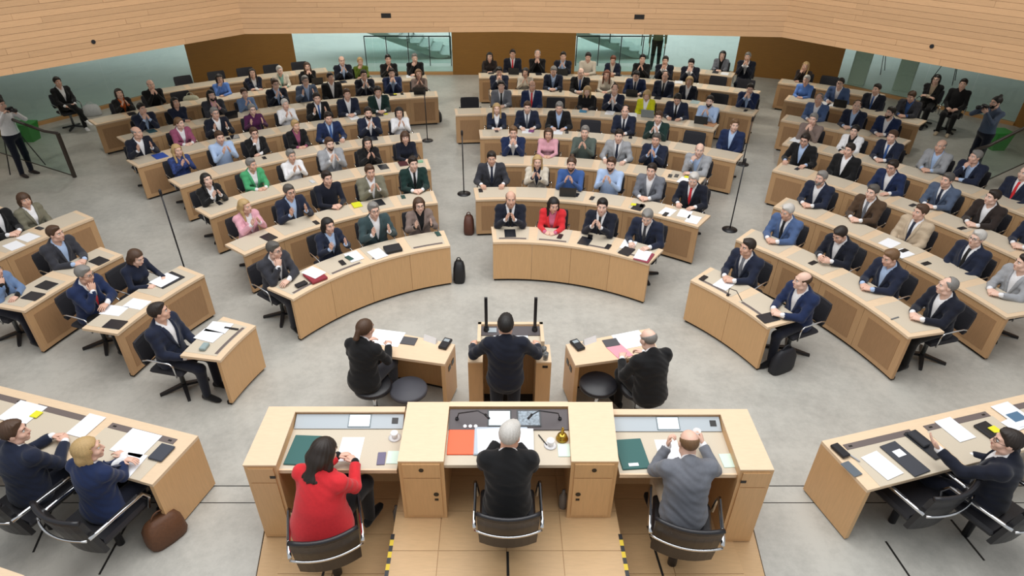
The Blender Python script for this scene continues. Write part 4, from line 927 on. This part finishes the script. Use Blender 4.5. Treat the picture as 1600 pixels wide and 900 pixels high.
# ------------------------------------------------------------------ clerk desks and stools
def clerk(pts, end, label):                                     # pts: far-left, far-right, near-right, near-left of the top
    q = corner4(pts, .74); c = sum(q, Vector())/4; e = empty('clerk_desk', (c.x, c.y, 0), 0, label, 'desk')
    MB().prism([(v.x, v.y) for v in q], .705, .74).build('worktop', OAK_TOP, e)
    fl, fr, nr, nl = q
    def slab(a, b, t, z0, z1, nm, m):
        d = (b-a).normalized(); n = Vector((-d.y, d.x, 0)); n = n if (c-a).dot(n) > 0 else -n
        return MB().prism([(a.x, a.y), (b.x, b.y), (b.x+n.x*t, b.y+n.y*t), (a.x+n.x*t, a.y+n.y*t)], z0, z1).build(nm, m, e)
    slab(fl, fr, .04, .03, .705, 'front_panel', OAK_PAN)
    a, b = (fr, nr) if end > 0 else (fl, nl)
    pan = slab(a, b, .05, .03, .705, 'end_panel', OAK_PAN); slab(*((fl, nl) if end > 0 else (fr, nr)), .05, .03, .705, 'end_panel', OAK_PAN)
    d = (b-a); nrm = Vector((d.y, -d.x, 0)).normalized(); nrm = nrm if (a-c).dot(nrm) > 0 else -nrm
    for t in (.32, .62): s0 = a+d*(t-.1); s1 = a+d*(t+.1); MB().prism([(s0.x, s0.y), (s1.x, s1.y), (s1.x+nrm.x*.006, s1.y+nrm.y*.006), (s0.x+nrm.x*.006, s0.y+nrm.y*.006)], .53, .60).build('socket_strip', HOLE, pan)
    for a_, b_ in ((fl, fr), (fr, nr), (fl, nl)): slab(a_+(c-a_)*.05, b_+(c-b_)*.05, .03, 0, .03, 'plinth', BLACK)
    return e
clerk([(574, 511), (711, 538), (695, 569), (560, 550)], 1, 'oak clerk desk left of the lectern')
clerk([(884, 538), (1015, 513), (1030, 553), (899, 571)], -1, 'oak clerk desk right of the lectern')
STOOLM = mat('stool_grey', '45454c', .6)
def stool(px, py, z, label, dark=False):
    p = at(px, py, z); e = empty('round_stool', (p.x, p.y, 0), 0, label, 'stool', 'round stools at the clerk desks')
    MB().lathe([(.0, .012), (.21, .012), (.225, .0), (.225, -.012)][::-1] if False else [(.19, z-.07), (.225, z-.05), (.228, z-.02), (.21, z), (.02, z+.004)], 28, TR(p.x, p.y, 0)).build('seat', LEATH if dark else STOOLM, e, True)
    MB().lathe([(.028, .03), (.028, z-.07)], 12, TR(p.x, p.y, 0)).build('column', CHROME, e, True)
    MB().lathe([(.2, .0), (.2, .015), (.05, .035)], 24, TR(p.x, p.y, 0)).build('base', BLKPL, e, True); return p
stool(582, 600, .56, 'round dark stool under the clerk left of the lectern', True)
stool(638, 606, .50, 'spare grey round stool beside the seated clerk at left')
stool(935, 598, .56, 'spare dark round stool beside the seated clerk at right', True)
stool(1000, 604, .56, 'round dark stool under the clerk right of the lectern', True)

# ------------------------------------------------------------------ government benches
def bench(sgn, label):
    z = S1+.73
    if sgn < 0: P0, P1, N0 = at(309.5, 681, z), at(0, 603, z), at(255, 762, z)
    else: P0, P1, N0 = at(1284, 689, z), at(1600, 616, z), at(1330, 772, z)
    d = (P1-P0); d.z = 0; d.normalize(); n = Vector((-d.y, d.x, 0)); n = n if n.y < 0 else -n
    P0.z = 0; LB = 5.0; W = (N0-P0).dot(n); W = max(.62, min(.85, W))
    e = empty('government_bench', P0+d*LB/2+n*W/2+Vector((0, 0, S1)), 0, label, 'desk', 'government benches')
    M = Matrix(((d.x, n.x, 0, P0.x), (d.y, n.y, 0, P0.y), (0, 0, 1, S1), (0, 0, 0, 1)))
    def bx(nm, x0, x1, y0, y1, z0, z1, m):
        mb = MB().box(x0, x1, y0, y1, z0, z1, M)
        if sgn < 0: mb.f = [f[::-1] for f in mb.f]
        return mb.build(nm, m, e)
    bx('worktop', 0, LB, 0, W, .695, .73, OAK_TOP); bx('end_panel', .0, .045, .0, W, .02, .695, OAK_PAN); bx('end_panel', LB-.045, LB, 0, W, .02, .695, OAK_PAN)
    bx('plinth', .02, LB-.02, .015, .06, 0, .02, BLACK); bx('plinth', .012, .05, .015, W-.01, 0, .02, BLACK)
    ns = 5
    for k in range(ns):
        a = .14+k*(LB-.2)/ns; b = a+(LB-.2)/ns-.13
        bx('front_panel', max(.045, a-.06), b+.06, .0, .04, .02, .695, OAK_PAN); bx('desk_inlay', a, b, .17, W-.002, .72, .733, INLAY); s = bx('control_strip', a+.02, b-.02, .10, .17, .725, .736, DSTRIP)
        for xx in (a+.08, b-.08): bx('microphone_socket', xx-.02, xx+.02, .125, .145, .736, .737, HOLE).parent = e
    return e, M, W
BL, ML, WL = bench(-1, 'government bench of light oak in the left foreground')
BR, MR, WR = bench(1, 'government bench of light oak in the right foreground')

# ------------------------------------------------------------------ people in the foreground and at the edges
GF = 'officials around the podium'
president = person(797, 680, 'm', 'short', 'white', 'black', 'white', 'navy', 'clasp', 0.0, 'person in black jacket seated at the central presidium desk', -25, -12, fine=True, zoff=S2, group=GF, legs='black', skin='d9a58a')
chair(president.location-Vector((0, .05, 0)), 0, 'black leather armchair at the central presidium desk', True, scale=.9)
redw = person(507, 706, 'f', 'long', 'dark', 'red', 'black', None, 'clasp', -.30, 'person in red jacket seated at the left presidium desk', -15, -25, fine=True, zoff=S1+.17, group=GF, legs='black', scale=1.07, flare=1)
greym = person(1076, 692, 'm', 'bald', 'lbrown', 'grey', 'white', None, 'drink', .0, 'person in grey jacket holding a cup at the right presidium desk', 0, -15, fine=True, zoff=S1+.17, group=GF, legs='beige')
for p_, rz, lab in ((redw, .28, 'black leather armchair at the left presidium desk'), (greym, -.22, 'black leather armchair at the right presidium desk')):
    c = chair(p_.location-Vector((0, .06, 0)), rz, lab, True, scale=.95)
    link('floor_sleeve', bpy.data.meshes.get('floor_sleeve') or MB().lathe([(.045, -.178), (.045, .06)], 12).mesh('floor_sleeve', BLKPL, smooth=True), c)
speaker = person(790, 508, 'm', 'short', 'black', 'dnavy', 'white', None, 'lectern', 0.0, 'person in dark navy suit speaking at the lectern, seen from behind', 0, 0, fine=True, group=GF, legs='dnavy')
ck1 = person(571, 514, 'f', 'ponytail', 'brown', 'black', 'white', None, 'write', -.35, 'clerk person in black jacket writing at the desk left of the lectern', -15, -5, fine=True, zoff=.11, group=GF, legs='charcoal')
ck2 = person(1013, 530, 'm', 'bald', 'grey', 'black', 'white', None, 'write', .35, 'clerk person in black jacket at the desk right of the lectern', 10, -15, fine=True, zoff=.11, group=GF, legs='black')
dl = math.atan2(ML[1][1], ML[0][1])+PI/2+PI/2; fl_ = math.atan2(-ML[1][1], -ML[0][1])-PI/2
fr_ = math.atan2(-MR[1][1], -MR[0][1])-PI/2
g1 = person(22, 675, 'm', 'short', 'brown', 'navy', 'white', None, 'clasp', fl_, 'person in navy jacket with clasped hands at the left government bench', -50, 0, fine=True, zoff=S1, group=GF)
g2 = person(138, 702, 'f', 'bob', 'blond', 'bnavy', 'white', None, 'fold', fl_, 'person in bright navy jacket at the near end of the left government bench', -45, 0, fine=True, zoff=S1, group=GF)
g0 = person(-92, 650, 'm', 'short', 'dark', 'navy', 'white', None, 'write', fl_, 'person in navy jacket reaching in from the left frame edge', -30, 0, zoff=S1, group=GF)
g3 = person(1574, 690, 'm', 'short', 'dark', 'dnavy', 'white', None, 'reach', fr_+.55, 'person in dark suit gesturing at the right government bench', 20, 0, fine=True, zoff=S1, group=GF, extra='g')
chair(g1.location-Vector((-math.sin(fl_), math.cos(fl_), 0))*.05, fl_-.1, 'black leather armchair farther along the left government bench', True)
chair(g2.location-Vector((-math.sin(fl_), math.cos(fl_), 0))*.05, fl_-.1, 'black leather armchair at the near end of the left government bench', True)
chair(g3.location-Vector((-math.sin(fr_), math.cos(fr_), 0))*.05, fr_+.2, 'black leather armchair of the gesturing person at the right government bench', True)
pe = at(1418, 768, S1+.45); chair((pe.x, pe.y, S1), fr_+.12, 'empty black leather armchair at the right government bench', True)
for a, b in (((90, 775), (52, 863)), ((207, 803), (155, 898)), ((1384, 846), (1424, 905)), ((1486, 812), (1538, 876)), ((1586, 795), (1640, 850))): slot(at(*a, S1), at(*b, S1), S1, .02, bpy.data.objects['floor_raised_left' if a[0] < 800 else 'floor_raised_right'])
# people by the glass walls
GE = 'attendants along the glass walls'
w1 = person(90, 128, 'f', 'short', 'dark', 'black', 'white', None, 'lap', -PI+.9, 'person in black jacket sitting cross-legged by the left glass wall', 0, 0, crossed=True, group=GE, legs='black', shoe='white')
chair(w1.location, -PI+.9, 'black office chair against the left glass wall')
w2 = person(1463, 124, 'f', 'bob', 'black', 'black', 'beige', None, 'fold', -PI-.75, 'person in black jacket and beige scarf sitting by the right glass wall', 0, 0, group=GE, legs='black')
w3 = person(1505, 131, 'm', 'short', 'dark', '~black', 'white', None, 'lap', -PI-.7, 'person in black top sitting by the right glass wall beside the railing', 0, 0, group=GE, legs='black', shoe='beige')
chair(w2.location, -PI-.75, 'black office chair by the right glass wall, farther one'); chair(w3.location, -PI-.7, 'black office chair by the right glass wall, nearer one')
ph1 = person(1556, 160, 'm', 'knot', 'black', '~greyblue', 'white', None, 'camera', PI*.55, 'photographer person in grey hooded top near the right railing', 0, -5, group=GE, legs='dnavy', extra='b')
ph2 = person(1, 163, 'm', 'short', 'dark', '~white', 'white', None, 'camera', -PI*.62, 'photographer person in white shirt at the left frame edge', 0, -5, group=GE, legs='dnavy', shoe='dbrown')
fy = person(1022, 40, 'm', 'short', 'dark', '~camo', 'white', None, 'stand', PI*.95, 'standing person in khaki top and black trousers behind the glass wall', 0, 0, group=GE, legs='black', loc=Vector((at(1022, 108, .03).x, at(1022, 108, .03).y, .03)))
def camera_obj(pr, lab):
    a = pr.rotation_euler.z; h = Matrix.Rotation(a, 4, 'Z'); M = Matrix.Translation(pr.location) @ h
    e = empty('photo_camera', M @ Vector((0, .30, 1.5)), a, lab, 'camera')
    link('camera_body', MB().bevbox(-.07, .07, -.03, .04, -.05, .05, .012).mesh('camera_body', BLKPL), e); link('lens', MB().lathe([(.035, 0), (.04, .06), (.045, .14)], 14, Matrix.Rotation(-PI/2, 4, 'X')).mesh('lens', BLKPL, smooth=True), e, (0, .04, 0))
camera_obj(ph1, 'black camera held by the photographer in grey near the right railing'); camera_obj(ph2, 'black camera held by the photographer in white at left')

# corner of a further oak bench at the bottom left of the view
q = [at(-110, 855, S1+.73), at(0, 886, S1+.73), at(38, 899, S1+.73), at(30, 935, S1+.73), at(-110, 960, S1+.73)]
e = empty('oak_bench', (q[1].x, q[1].y-.2, S1), 0, 'corner of an oak bench at the bottom left frame edge', 'desk')
MB().prism([(v.x, v.y) for v in q], S1+.695, S1+.73).build('worktop', OAK_TOP, e); MB().prism([(v.x*.995-.02, v.y-.02) for v in q], S1, S1+.695).build('panel', OAK_PAN, e)
# ------------------------------------------------------------------ things lying on the desks
IM = {'phone': BLKPL, 'paper': PAPER, 'tablet': mat('tablet_dark', '24262c', .3), 'laptop': mat('laptop_dark', '1d2026', .35), 'notes': mat('sticky_yellow', 'e0dc2e', .7), 'pouch': BLKPL, 'folder': BLKPL}
SIZE = {'phone': (.075, .15, .010), 'paper': (.21, .297, .003), 'tablet': (.18, .25, .010), 'notes': (.09, .09, .012), 'folder': (.24, .31, .012), 'pouch': (.17, .09, .035)}
WORD = {'paper': 'paper', 'notes': 'sticky notes', 'tablet': 'tablet', 'phone': 'phone', 'folder': 'folder', 'laptop': 'laptop', 'pouch': 'pouch'}
USED = {}
def item(kind, px, py, z, rot=0, col=None, label=None, size=None, cname=''):
    p = at(px, py, z); sx, sy, sz = size or SIZE.get(kind, (.3, .21, .02)); M = TR(p.x, p.y, z+.0005, rot)
    m = IM.get(kind, PAPER) if col is None else mat(kind+'_'+col, col, .6)
    if kind == 'laptop':
        e = empty('laptop', p, rot, label, 'laptop')
        link('keyboard_base', MB().bevbox(-.15, .15, -.11, .10, .0, .016, .008).mesh('keyboard_base', m), e); link('screen_lid', MB().bevbox(-.15, .15, -.004, .006, 0, .20, .004, TR(0, .10, .012, rx=-.3)).mesh('screen_lid', m), e); return e
    if kind == 'paper': mb = MB().box(-sx/2, sx/2, -sy/2, sy/2, 0, sz, M)
    else: mb = MB().bevbox(-sx/2, sx/2, -sy/2, sy/2, 0, sz, min(.01, sz*.45), M)
    return mb.thing({'paper': 'paper_sheet', 'notes': 'sticky_notes'}.get(kind, kind), m, label, WORD[kind].split()[0] if kind not in ('paper',) else 'paper')
def rowitem(row, kind, px, py, col=None, cname=None, size=None, drot=0):
    dz = .004 if row[1] == '1' else 0
    if '+' in kind: kind, dz = kind.split('+'); dz = float(dz)+(.004 if row[1] == '1' else 0)
    r = RAD[int(row[1])-1]; p = at(px, py, TOP+.003); rr, a = to_polar(p); rr = min(max(rr, r+.13), r+.42); a0, a1, n = ROWS[row]; a = min(max(a, a0+1), a1-1)
    w = polar(rr, a, TOP+.003); u = cam_px(w); k = min(n, int((a1-a)/(a1-a0)*n)+1)
    base = '%s %s at %s place from left, %s' % (cname or {'phone': 'black', 'paper': 'white', 'tablet': 'dark', 'laptop': 'dark', 'notes': 'yellow', 'pouch': 'dark', 'folder': 'plain'}[kind], WORD[kind], ORD[k-1], rowword(row))
    USED[base] = USED.get(base, 0)+1
    if USED[base] > 1: base = ('another ' if USED[base] == 2 else 'third ')+base
    item(kind, *cam_px(Vector((w.x, w.y, TOP+.003+dz))), TOP+.003+dz, math.radians(a)+PI/2+drot, col, base, size)
def cam_px(w):
    y, z = w.y, w.z-CAMH; zc = y*CP-z*SP; yc = -(y*SP+z*CP); return PPX+FPX*w.x/zc, 450+FPX*yc/zc
ITEMS = '''
L1 folder 493 434 8d2a36 red .24,.31,.04|L1 paper+.041 491 430|L1 pouch 471 446|L1 paper 553 401|L1 phone 535 411|L1 phone 546 404 2b4a44 green|L1 paper 590 397|L1 pouch 614 391 1d1e22 black .26,.2,.05|L1 phone 683 363 2b4a44 green
L2 tablet 420 371|L2 phone 494 348|L2 tablet 592 317|L2 phone 630 308 2b4a44 green|L2 notes 553 315 d8d81e yellow .16,.2,.02
L3 phone 343 318|L3 phone 488 284 c9ccd0 white|L3 tablet 599 261|L3 tablet 630 256 4a2026 maroon|L3 paper 657 253 7fb08d green .1,.1,.02
L4 phone 413 247|L4 phone 527 224|L4 tablet 582 214
L5 folder 250 244 3352a8 blue|L5 phone 357 217|L5 tablet 367 214|L5 paper 553 184|L5 tablet 592 178|L5 notes 603 178
L6 tablet 237 205 2f5862 teal|L6 laptop 360 184|L6 tablet 613 147|L6 notes 617 146|L6 phone 628 146|L6 laptop 656 146
L7 tablet 206 178|L7 laptop 496 131|L7 tablet 536 128|L7 paper 640 118
C1 tablet 797 365|C1 phone 875 370|C1 tablet 914 377|C1 phone 922 371|C1 phone 950 386|C1 paper 982 383|C1 tablet 979 393|C1 folder 1006 402 8d3a4a maroon|C1 paper+.013 1004 400
C2 phone 751 298|C2 laptop 887 304|C2 phone 901 305|C2 phone 925 310|C2 notes 990 320|C2 phone 1003 322|C2 tablet 997 324|C2 paper 1043 331|C2 paper 1070 334|C2 phone 1040 335|C2 paper 1083 343
C3 phone 1047 275|C3 phone 1057 275|C3 notes 1073 277|C3 paper 1063 290
C4 phone 776 205|C4 paper 823 203|C4 folder 831 196 7a3a72 purple .12,.18,.03|C4 paper 873 201|C4 phone 887 201|C4 phone 985 215
C5 tablet 912 170 4a8fb5 blue|C5 paper 954 173|C5 paper 990 175|C5 laptop 1013 180 7e8688 grey|C5 tablet 1050 185|C5 laptop 1097 190|C5 folder 1116 195 c59068 orange
C6 phone 862 141|C6 phone 876 142|C6 laptop 989 146|C6 phone 1002 150|C6 tablet 1028 153|C6 paper 1087 158 9fb6b8 teal|C6 phone 1165 173
C7 pouch 767 110|C7 laptop 803 110|C7 tablet 842 114|C7 laptop 880 114|C7 pouch 957 113 8a5a34 brown|C7 paper 1062 126
C8 tablet 1118 113|C8 paper 1148 117
R1 phone 1099 435|R1 paper 1132 444|R1 tablet 1200 497
R2 phone 1270 411|R2 phone 1396 498 6b6e70 grey .02,.14,.01
R3 paper 1390 380|R3 paper 1407 397|R3 phone 1412 392|R3 phone 1447 412
R4 phone 1246 264|R4 phone 1426 321|R4 phone 1503 357
R5 paper 1251 212|R5 phone 1375 250
R7 laptop 1312 166|R7 paper 1290 162|R7 paper 1300 164
F1 paper 322 524|F1 paper 342 512|F1 phone 362 514 1c1c20 black .03,.2,.012|F1 pouch 320 544 8fa0a0 grey .13,.08,.04
F2 paper 168 483|F2 paper 214 475|F2 tablet 180 507|F2 folder 262 438 26272c black .36,.3,.015|F2 paper+.016 257 439 eef0f4 white .3,.27,.003
F3 tablet 52 463|F3 tablet 73 446|F3 tablet 155 408
F4 paper 22 384|F4 paper 44 371|F4 phone 62 357'''
for s in ITEMS.replace('\n', '|').split('|'):
    f = s.split()
    if not f: continue
    rowitem(f[0], f[1], float(f[2]), float(f[3]), f[4] if len(f) > 4 else None, f[5] if len(f) > 5 else None, tuple(map(float, f[6].split(','))) if len(f) > 6 else None, random.uniform(-.15, .15))
# podium and benches
G2 = '2f5f5c'; MINT = 'cfe3d6'
def bitem(kind, px, py, z, rot, label, col=None, size=None): item(kind, px, py, z, rot, col, label, size)
bitem('folder', 474, 704, ZW, -.05, 'green folder on the left presidium desk', G2, (.26, .36, .015)); bitem('paper', 548, 702, ZW, 0, 'white sheet on the left presidium desk'); bitem('phone', 596, 717, ZW, .05, 'purple-grey phone on the left presidium desk', '6c6680')
bitem('paper', 615, 715, ZW, 0, 'mint note paper on the left presidium desk', MINT, (.12, .15, .006))
bitem('folder', 721, 691, ZCW, 0, 'orange folder on the central presidium desk', 'ee6a45', (.25, .31, .012)); bitem('folder', 783, 690, ZCW, 0, 'open binder with blue-grey edge on the central presidium desk', 'b5bfca', (.50, .34, .02)); bitem('paper', 765, 690, ZCW+.021, .06, 'white sheet in the open binder on the central presidium desk', None, (.22, .32, .004)); bitem('paper', 815, 690, ZCW+.021, -.02, 'right-hand white sheet in the open binder on the central presidium desk', None, (.22, .32, .004))
bitem('phone', 848, 688, ZCW, .5, 'thin dark pen on the central presidium desk', '2b2826', (.012, .15, .01)); bitem('paper', 882, 704, ZCW, 0, 'mint note paper on the central presidium desk', MINT, (.12, .15, .006))
bitem('folder', 987, 710, ZW, .08, 'green folder on the right presidium desk', G2, (.26, .36, .015)); bitem('paper', 990, 726, ZW+.016, .08, 'small white label on the green folder at right', None, (.09, .035, .002)); bitem('paper', 491, 722, ZW+.016, 0, 'small white label on the green folder at left', None, (.07, .03, .002))
bitem('paper', 1045, 706, ZW, 0, 'white sheet on the right presidium desk'); bitem('paper', 1138, 720, ZW, .05, 'mint note paper on the right presidium desk', MINT, (.13, .16, .006)); bitem('phone', 1149, 720, ZW+.008, .2, 'thin dark pen on the mint note paper at right', '2b2826', (.012, .15, .01))
CUP = mat('porcelain', 'eceaea', .25)
for px, py, z, lab in ((617, 684, ZW, 'white cup on the left presidium desk'), (860, 696, ZCW, 'white cup on the central presidium desk')):
    p = at(px, py, z); e = empty('cup', p, 0, lab, 'cup'); MB().lathe([(.055, 0), (.06, .006), (.03, .004)], 18, TR(*p)).build('saucer', CUP, e, True); MB().lathe([(.025, .006), (.036, .07), (.033, .07), (.024, .012)], 16, TR(*p)).build('cup_body', CUP, e, True)
aR = greym; M_ = Matrix.Translation(aR.location) @ Matrix.Rotation(aR.rotation_euler.z, 4, 'Z'); p = M_ @ (Vector(POSE['drink']['R'][0])+Vector((-.045, .085, .02))); e = empty('cup', p, 0, 'white cup held by the person in grey', 'cup'); MB().lathe([(.025, 0), (.036, .07), (.033, .07), (.024, .008)], 16, TR(*p)).build('cup_body', CUP, e, True)
zb = S1+.737; rl_ = math.atan2(ML[1][0], ML[0][0])+PI; rr_ = math.atan2(MR[1][0], MR[0][0])
bitem('paper', 135, 665, zb, rl_, 'white sheet at the middle place of the left government bench'); bitem('paper', 213, 692, zb, rl_, 'large white sheet before the person in bright navy', None, (.36, .3, .003)); bitem('tablet', 253, 708, zb, rl_, 'dark tablet in a case on the left government bench', '3b3f49', (.16, .2, .02)); bitem('paper', 200, 728, zb, rl_+.1, 'white sheet under the folded arms of the person in bright navy')
bitem('paper', 35, 645, zb, rl_, 'open white brochure at the far-left bench place', None, (.36, .28, .004)); bitem('notes', 57, 648, zb+.004, rl_, 'yellow sticky notes on the brochure at the left bench')
bitem('paper', 1378, 727, zb, rr_+.15, 'printed white sheet at the near end of the right government bench'); bitem('folder', 1413, 717, zb, rr_+.1, 'dark grey folder with a white label on the right government bench', '3a3d45', (.2, .4, .012)); bitem('paper', 1405, 708, zb+.013, rr_+.1, 'white label on the dark grey folder', None, (.1, .08, .002))
bitem('tablet', 1445, 695, zb, rr_+.1, 'black tablet on the right government bench', None, (.16, .36, .015)); bitem('pouch', 1434, 688, zb+.016, rr_+.1, 'dark glasses case on the black tablet', '2a2c33', (.08, .2, .035)); bitem('paper', 1492, 671, zb, rr_+.05, 'white sheet before the gesturing person')
bitem('pouch', 1312, 706, zb, rr_+.1, 'black case at the near end of the right government bench', None, (.09, .17, .035)); bitem('folder', 1330, 733, zb, rr_+.1, 'grey card beside the black case on the right bench', '5c646c', (.1, .17, .006)); bitem('phone', 1330, 713, zb, rr_+.35, 'silver pen beside the black case on the right bench', 'a5a7ac', (.015, .17, .012))
bitem('folder', 1583, 648, zb, rr_+.05, 'white booklet with blue picture on the right government bench', 'e8edf3', (.24, .32, .01)); bitem('paper', 1588, 651, zb+.011, rr_+.05, 'blue picture on the white booklet', '52728e', (.16, .11, .002)); bitem('pouch', 1548, 677, zb, rr_+.1, 'dark pad with yellow notes before the gesturing person', None, (.17, .26, .03)); bitem('notes', 1554, 672, zb+.031, rr_+.1, 'yellow sticky notes on the dark pad')
bitem('paper', 1585, 663, zb, rr_+.15, 'small white sheet beside the booklet on the right bench', None, (.2, .15, .003))
zk = .7405
bitem('paper', 604, 528, zk, -.2, 'large white sheet on the left clerk desk', None, (.4, .3, .003)); bitem('folder', 639, 533, zk, -.2, 'dark folder on the left clerk desk', '4d4c50', (.19, .15, .008)); bitem('paper', 985, 531, zk, .3, 'large white sheet on the right clerk desk', None, (.38, .3, .003)); bitem('folder', 968, 549, zk, .5, 'pink folder on the right clerk desk', 'e79aa8', (.2, .28, .006)); bitem('folder', 955, 536, zk, .25, 'dark folder on the right clerk desk', '4d4c50', (.19, .15, .008))
for px, py, r_, lab in ((696, 539, -.35, 'black desk telephone on the left clerk desk'), (902, 541, .45, 'black desk telephone on the right clerk desk')):
    p = at(px, py, .74); e = empty('telephone', p, r_, lab, 'telephone'); link('telephone_base', MB().bevbox(-.055, .055, -.10, .10, 0, .04, .01).mesh('telephone_base', BLKPL), e); link('display', MB().box(-.035, .035, .02, .07, .04, .043).mesh('display', mat('grey_display', '9aa3a8', .3)), e)
for px, py, r_, lab in ((673, 533, -.5, 'small white name plate on the left clerk desk'), (921, 535, .5, 'small white name plate on the right clerk desk')):
    p = at(px, py, .74); MB().prism([(-.03, 0), (.03, 0), (0, .08)], -.09, .09, TR(p.x, p.y, .74, r_) @ Matrix.Rotation(PI/2, 4, 'Z') @ Matrix.Rotation(PI/2, 4, 'X')).thing('name_plate', PAPER, lab, 'name plate')
# small gooseneck microphone of the right front desk
p = at(1137, 462, TOP); q = at(1157, 480, TOP)
MB().lathe([(.02, 0), (.02, .02)], 10, TR(*p)).tube([p, p+Vector((0, 0, .12)), p+(q-p)*.5+Vector((0, 0, .17)), q+Vector((0, 0, .1))], .006, 6).thing('gooseneck_microphone', BLKPL, 'black gooseneck microphone on the front desk of the right block', 'microphone', smooth=True)

# ------------------------------------------------------------------ microphone stands, bags, bins, railings, tripods
def micstand(px, py, h, lab):
    p = at(px, py, 0); e = empty('microphone_stand', p, 0, lab, 'mic stand', 'aisle microphone stands')
    MB().lathe([(.14, 0), (.14, .012), (.05, .025), (.018, .04)], 20, TR(*p)).build('base', BLKPL, e, True); MB().tube([p+Vector((0, 0, .03)), p+Vector((0, 0, h))], .012, 8).build('pole', BLKPL, e, True)
    MB().lathe([(.012, h), (.022, h+.03), (.022, h+.1), (.01, h+.12)], 10, TR(p.x, p.y, 0)).build('microphone', BLKPL, e, True)
micstand(668, 220, 1.15, 'black microphone stand beside the rear left desks'); micstand(725, 303, 1.25, 'black microphone stand in the central aisle'); micstand(1140, 359, 1.3, 'black microphone stand between centre and right blocks, nearer one'); micstand(1160, 257, 1.0, 'black microphone stand between centre and right blocks, farther one')
micstand(294, 437, 1.5, 'black microphone stand between far-left and left blocks')
def bag(px, py, w, d, h, col, lab, rz=0):
    p = at(px, py, 0); e = empty('bag', p, rz, lab, 'bag'); m = mat('bag_'+col, col, .6, noise=.15, nscale=40, bump=.3)
    rings = []
    for z, k in ((0, .92), (h*.15, 1), (h*.6, .95), (h*.9, .75), (h, .45)): rings.append([Vector((k*w/2*math.copysign(abs(math.cos(a))**.6, math.cos(a)), (k if z < h*.7 else k*.7)*d/2*math.copysign(abs(math.sin(a))**.6, math.sin(a)), z)) for a in [2*PI*i/16 for i in range(16)]])
    link('bag_body', MB().loft(rings).mesh('bag_body', m, smooth=True), e); link('handle', MB().tube([(w*.2*math.cos(PI*i/8), 0, h*.93+.09*math.sin(PI*i/8)) for i in range(9)], .009, 6).mesh('handle', m, smooth=True), e); return e
bag(1219, 578, .40, .17, .36, '1b1d24', 'black briefcase standing beside the right front desk', .45); bag(718, 437, .2, .3, .36, '17171a', 'black bag at the aisle end of the left front desk'); bag(733, 362, .2, .34, .34, '5a3426', 'brown leather bag at the aisle end of the second centre row')
bag(685, 189, .2, .3, .25, '17171a', 'black bag at the aisle end of the rear left desks')
b = bag(255, 856, .38, .26, .30, '5d3a22', 'large brown leather bag under the left government bench', .9); b.location = at(262, 838, S1)
b = bag(146, 180, .45, .3, .3, 'c3c6c8', 'white shopping bag on the floor by the left glass wall', .4)
b = bag(295, 150, .4, .2, .18, 'b3b39c', 'pale cloth bag on an empty chair in the seventh left row', .3); b.location = SEATS[('L7', 2)]+Vector((.22, -.05, .66))
for px, py, z, lab in ((622, 815, S1, 'empty water bottle on the floor beside the left presidium desk'), (879, 792, S2, 'empty water bottle on the floor under the central presidium desk')):
    p = at(px, py, z); MB().lathe([(.035, 0), (.04, .02), (.04, .16), (.016, .21), (.016, .24)], 14, TR(*p)).thing('water_bottle', mat('bottle_plastic', '6f6a66', .15), lab, 'bottle', smooth=True)
GRN = mat('bin_green', '2e8a35', .45)
for px, py, lab in ((49, 219, 'green waste bin by the left railing'), (1553, 232, 'green waste bin by the right railing')):
    p = at(px, py, 0); e = empty('waste_bin', p, 0, lab, 'bin'); MB().loft([[Vector((p.x+sx*w, p.y+sy*w, z)) for sx, sy in ((-1, -1), (1, -1), (1, 1), (-1, 1))] for z, w in ((0, .15), (.42, .2))]).build('bin_body', GRN, e); MB().bevbox(p.x-.215, p.x+.215, p.y-.215, p.y+.215, .42, .45, .02).build('lid', GRN, e)
BRZ = mat('rail_bronze', '3b322b', .45)
def stair_rail(foot, dirx, diry, lab):
    p = at(*foot, 0); d = Vector((dirx, diry, 0)).normalized(); e = empty('hand_railing', p, 0, lab, 'railing')
    a = math.atan2(d.y, d.x); M = TR(p.x, p.y, 0, a)
    MB().box(-.03, .03, -.03, .03, 0, 1.0, M).build('post', BRZ, e); MB().box(3.3, 3.36, -.03, .03, .1, 2.1, M).build('post', BRZ, e)
    MB().tube([M @ Vector((0, 0, 1.0)), M @ Vector((.3, 0, 1.03)), M @ Vector((3.4, 0, 2.05))], .032, 8).build('handrail', BRZ, e, True); MB().tube([M @ Vector((0, 0, .03)), M @ Vector((3.35, 0, .95))], .012, 6).build('lower_cable', BRZ, e)
    MB().prism([(.04, .04), (3.28, .93), (3.28, 1.9), (.04, .95)], -.005, .005, M @ Matrix.Rotation(PI/2, 4, 'X')).build('glass_panel', GLASS, e); return e
stair_rail((117, 277), -1.0, .15, 'dark hand railing with glass panel at the left'); stair_rail((1495, 305), 1.0, .35, 'dark hand railing with glass panel at the right')
def tripod(px, py, h, z0, lab, cam_=True):
    p = at(px, py, z0); e = empty('tripod', p, 0, lab, 'tripod')
    for k in range(3): a = 2*PI*k/3+.4; MB().tube([p+Vector((.42*math.cos(a), .42*math.sin(a), 0)), p+Vector((0, 0, h))], .012, 6).build('leg', BLKPL, e)
    MB().tube([p+Vector((0, 0, h-.35)), p+Vector((0, 0, h+.1))], .018, 8).build('centre_column', BLKPL, e); MB().bevbox(p.x-.09, p.x+.09, p.y-.14, p.y+.14, h+p.z+.1, h+p.z+.28, .02).build('video_head', BLKPL, e)
tripod(38, 262, 1.35, 0, 'black camera tripod in front of the photographer at left'); tripod(1368, 112, 1.2, .03, 'black equipment tripod behind the right glass wall, left one'); tripod(1478, 128, 1.3, .03, 'black equipment tripod behind the seated pair at right')
